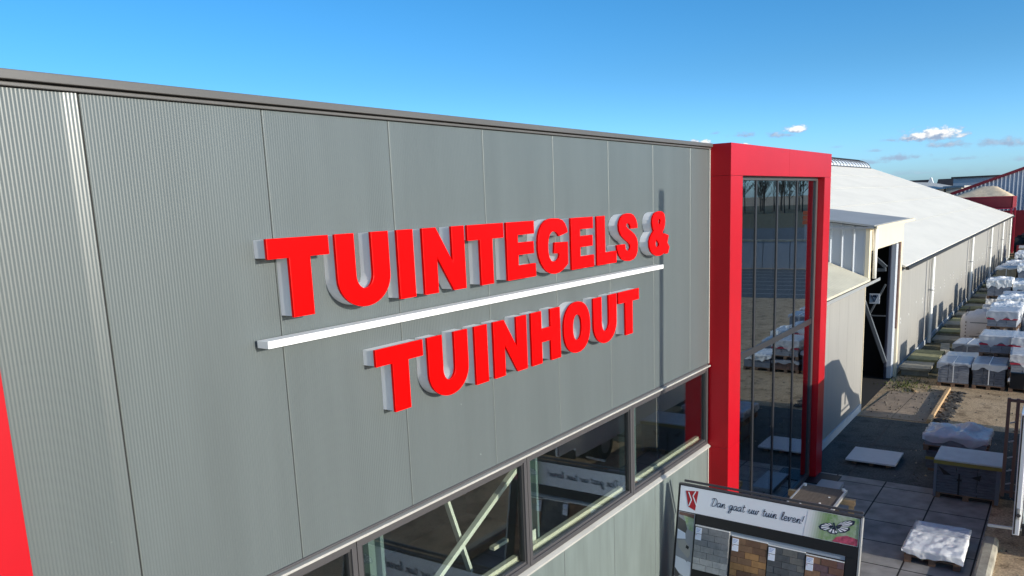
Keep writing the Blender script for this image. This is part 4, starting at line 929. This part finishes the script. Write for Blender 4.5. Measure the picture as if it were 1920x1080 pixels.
for x in (15.9, 21.4):
    for y in (VY0-.14, VY1+.14):
        b = MB(); b.tube([(x, y-.11, .35), (x, y+.11, .35)], .35, RUBBER, 24); wl = b.build('wheel', van)
        b = MB(); b.tube([(x, y-.115, .35), (x, y+.115, .35)], .2, ALU, 18); b.build('rim', wl)
b = MB(); b.box((13.62, -4.11, .72), (14.48, -4.02, 2.62), VANW); b.box((13.605, -4.055, .74), (13.62, -4.035, 2.6), BLACK)
b.box((13.60, -4.105, .98), (13.62, -4.065, 1.16), ALU); d = b.build('rear_door', van, bevel=.02)
b = MB(); b.tube([(13.585, -4.085, 1.05), (13.60, -4.085, 1.05)], .03, FRAME, 10); b.build('door_latch', d)
b = MB(); b.box((14.42, VY1, .42), (14.5, VY0, .60), BLACK); b.build('rear_bumper', van)
for y in (-3.72, -3.86):
    b = MB(); b.bar((16.45, y, .35), (16.45, y, 2.2), .055, .06, BROWN); b.build('rack_post', van)
b = MB(); b.bar((16.45, -3.70, 2.16), (16.45, VY0-.0, 2.16), .05, .05, BROWN)
b.build('rack_bracket', van)
b = MB(); b.bar((16.45, -3.70, .45), (16.45, VY0, .45), .05, .05, BROWN); b.build('rack_bracket', van)
for z in (.6, .85, 1.1, 1.4, 1.75): b = MB(); b.bar((16.41, -3.76, z), (16.41, -3.84, z+.03), .03, .02, GREYM); b.build('rack_clip', van)
b = MB(); b.bar((14.9, -3.62, .33), (14.95, VY0, .33), .04, .04, WHITE); b.build('step_bar', van)
b = MB(); b.tube([(20.75, VY0+.0, 1.55), (20.75, -3.75, 1.6)], .02, BLACK); b.box((20.7, -3.78, 1.45), (20.8, -3.5, 1.82), BLACK); b.build('wing_mirror', van, bevel=.03)

# ------------------------------------------------------------------ lamp post whose shadow crosses the wall
t = thing('lamp_post', 'grey lamp post whose shadow falls on the facade', 'lamp post', (9.26, -6, 0))
b = MB(); b.tube([(9.26, -6, 0), (9.33, -6, 6.7)], .075, GREYM, 14, .06); b.build('pole', t, smooth=True)
b = MB(); b.tube([(9.33, -6, 6.7), (9.34, -6, 7.3), (9.34, -6, 7.4)], .09, GREYM, 14, .08); b.build('lamp_head', t, smooth=True)

# ------------------------------------------------------------------ far right: hopper, red hall, loader
t = thing('sand_hopper', 'dark red steel hopper on posts heaped with sand', 'hopper', (81.5, 2.5, 0))
b = MB(); b.box((80, .15, 4.1), (80.1, 5.2, 5.05), DRED); b.box((80, .12, 4.1), (85, .2, 5.05), DRED); b.box((84.9, .15, 4.1), (85, 5.2, 5.05), DRED); b.box((80, 5.15, 4.1), (85, 5.25, 5.05), DRED); b.box((80, .15, 4.1), (85, 5.2, 4.16), DRED)
b.box((79.95, .05, 4.02), (80.0, 5.25, 4.12), PINK); b.box((79.96, .08, 5.03), (80.04, 5.25, 5.09), PINK); b.build('bin', t)
for x in (80.05, 84.9):
    for y in (.2, 5.1): b = MB(); b.box((x-.08, y-.08, 0), (x+.08, y+.08, 4.02), PINK); b.build('post', t)
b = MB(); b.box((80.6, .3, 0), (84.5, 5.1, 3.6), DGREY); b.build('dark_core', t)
b = MB(); n = 16; vs = []
for i in range(n+1):
    for j in range(n+1):
        x = 80.1+4.8*i/n; y = .22+4.92*j/n; d = max(0, 1-max(abs(x-82.4)/2.5, abs(y-1.95)/(1.75 if y < 1.95 else 3.2)))
        vs.append((x, y, 5.0+min(.98, 1.25*d)+.05*noise.noise(Vector((x, y, 1)))))
b.add(vs, [(i*(n+1)+j, (i+1)*(n+1)+j, (i+1)*(n+1)+j+1, i*(n+1)+j+1) for i in range(n) for j in range(n)], SANDM)
tag(b.build('sand_pile', smooth=True), 'pale sand heap filling the dark red hopper', 'sand pile')
t = thing('red_hall', 'grey sheeted hall with dark red verge and lower wall', 'building', (90, -10, 0))
xh = 87.0
def vz(y): return 5.44+(5.4-y)*.362
b = MB(); ys = [5.4-.16*i for i in range(98)]; vs = []
for i, y in enumerate(ys): xx = xh if i % 2 else xh-.05; vs += [(xx, y, 3.7), (xx, y, vz(y)-.1)]
b.add(vs, [(2*i, 2*i+1, 2*i+3, 2*i+2) for i in range(len(ys)-1)], GABLE); b.build('gable_wall', t, fixn=False)
b = MB(); b.box((xh-.1, -10.3, 0), (xh+.1, 5.5, 3.72), DRED); b.box((xh, 5.4, 0), (xh+30, 5.5, 5.4), DRED); b.build('lower_wall', t)
b = MB(); b.bar((xh-.15, 5.6, vz(5.6)), (xh-.15, -10.2, vz(-10.2)), .15, .26, DRED); b.build('verge_trim', t)
b = MB(); b.add([(xh, 5.6, vz(5.6)), (xh+30, 5.6, vz(5.6)), (xh+30, -10.2, vz(-10.2)), (xh, -10.2, vz(-10.2))], [(0, 1, 2, 3)], FARR); b.build('roof', t)
t = thing('wheel_loader', 'dark loader half hidden at the far end of the yard', 'loader', (80.5, -1.6, 0))
b = MB(); b.box((79.5, -2.7, .9), (83, -.6, 1.9), BLACK); b.box((80.2, -2.5, 1.9), (82, -.9, 3.3), BLACK); b.build('body', t, bevel=.1)
b = MB(); b.box((80.3, -2.3, 3.3), (81.9, -1.0, 3.55), FARB); b.build('cab_roof', t, bevel=.05)
for x in (79.8, 82.6):
    for y in (-.55, -2.75): b = MB(); b.tube([(x, y-.3, .85), (x, y+.3, .85)], .85, RUBBER, 22); b.build('wheel', t)
b = MB(); b.bar((79.5, -1.2, 1.7), (78.2, -1.2, .6), .2, .25, DRED); b.bar((79.5, -2.1, 1.7), (78.2, -2.1, .6), .2, .25, DRED); b.box((77.7, -2.8, .2), (78.3, -.5, 1.1), DRED); b.build('bucket', t)

# ------------------------------------------------------------------ far background
def hall(name, label, x0, y0, x1, y1, h, wm, rm, ridge=0, axis='Y', gab=None):
    t = thing(name, label, 'building', ((x0+x1)/2, (y0+y1)/2, 0)); b = MB(); b.box((x0, y0, 0), (x1, y1, h), wm)
    if ridge:
        yc, xc = (y0+y1)/2, (x0+x1)/2
        if axis == 'Y': b.add([(x0, y1, h), (xc, y1, h+ridge), (x1, y1, h), (x0, y0, h), (xc, y0, h+ridge), (x1, y0, h)], [(0, 1, 2), (3, 4, 5)], gab or wm)
        else: b.add([(x0, y0, h), (x0, yc, h+ridge), (x0, y1, h), (x1, y0, h), (x1, yc, h+ridge), (x1, y1, h)], [(0, 1, 2), (3, 4, 5)], gab or wm)
    b.build('walls', t); b = MB()
    if not ridge: b.box((x0-.3, y0-.3, h), (x1+.3, y1+.3, h+.25), rm)
    elif axis == 'Y':
        b.add([(x0-.4, y0-.3, h-.1), (xc, y0-.3, h+ridge+.1), (xc, y1+.3, h+ridge+.1), (x0-.4, y1+.3, h-.1), (x1+.4, y0-.3, h-.1), (x1+.4, y1+.3, h-.1)], [(0, 1, 2, 3), (1, 4, 5, 2)], rm)
    else:
        b.add([(x0-.3, y0-.4, h-.1), (x1+.3, y0-.4, h-.1), (x1+.3, yc, h+ridge+.1), (x0-.3, yc, h+ridge+.1), (x0-.3, y1+.4, h-.1), (x1+.3, y1+.4, h-.1)], [(0, 1, 2, 3), (3, 2, 5, 4)], rm)
    b.build('roof', t); return t
hall('blue_grey_hall', 'flat roofed blue-grey hall far behind the red verge', 150, -12, 190, 12.65, 7.45, FARB, FARD)
hall('pale_shed', 'long pale shed with grey roof beyond the white warehouse roof', 100, 10, 136, 18, 6.0, FARW, FARR, .8, 'X')
hall('cream_shed', 'small cream shed beside the far pale shed', 118, 8, 148, 9.8, 5.95, FARW, FARR)
for i, (x, y0, y1) in enumerate(((228, 21.5, 25.2), (228, 27.2, 35), (232, 17.0, 21))):
    hall('dark_roof_house', ['dark roofed house in the middle of the far row', 'dark roofed house at the left end of the far row', 'dark roofed house at the right end of the far row, beside the grey hall'][i], x, y0, x+9, y1, 5.6, FARD, FARD, 2.6, 'Y')
b = MB(); b.prism([(26.9, 6.6), (25.2, 6.6), (25.9, 8.7), (26.2, 8.7)], 'X', 224, 225, FARWH); tag(b.build('white_dormer'), 'tiny white gable dormer in front of the dark far roofs', 'dormer')

# ------------------------------------------------------------------ what the tall glass mirrors: wall, crates, bare trees
t = thing('yard_wall', 'grey concrete yard wall mirrored in the tall glass', 'wall', (67, -20, 0))
b = MB()
for k in range(14): b.box((66.5, -10.5-2.2*k, 0), (66.9, -8.34-2.2*k, 2.2), GREYM)
b.build('wall_block', t); b = MB(); b.box((66.45, -41, 2.2), (66.95, -8.3, 2.35), CONC); b.build('coping', t)
t = thing('orange_crate', 'orange crate stack mirrored in the tall glass', 'crate', (72, -14.5, 0))
b = MB(); b.box((71.4, -15.1, 0), (72.6, -13.9, 3.4), GREYM); b.build('base', t)
b = MB()
for k in range(3): b.box((71.3, -15.2, 3.4+k*.4), (72.7, -13.8, 3.72+k*.4), ORANGE)
b.build('crate', t)
def bare_tree(i, x, y, h):
    rt_ = random.Random(i*13+5)
    t = thing('bare_tree', 'bare winter tree in the line mirrored in the tall glass', 'tree', (x, y, 0), 'bare trees across the road')
    b = MB(); b.tube([(x, y, 0), (x+.15, y, h*.4), (x, y+.2, h*.75)], .28, BARK, 7, .08); b.build('trunk', t)
    b = MB()
    for k in range(16):
        z = h*rt_.uniform(.25, .75); a = rt_.uniform(0, 6.28); L_ = h*rt_.uniform(.2, .36)
        e = Vector((x+math.cos(a)*L_*.7, y+math.sin(a)*L_*.7, z+L_*.8)); b.tube([(x, y, z), tuple(e)], .07, BARK, 4, .02)
        for q in range(44):
            p = Vector((x, y, z)).lerp(e, rt_.uniform(.25, 1)); d = Vector((rt_.uniform(-1, 1), rt_.uniform(-1, 1), rt_.uniform(-.1, 1.2)))*rt_.uniform(.6, 1.7); c = p+d; s = d.cross(Vector((0, 0, 1))).normalized()*.05
            b.add([tuple(p-s), tuple(p+s), tuple(c)], [(0, 1, 2)], TWIG)
    b.build('crown', t, fixn=False)
for i in range(60):
    bare_tree(i, 285+random.uniform(-15, 60), -34-i*2.1+random.uniform(-1, 1), random.uniform(14, 20))
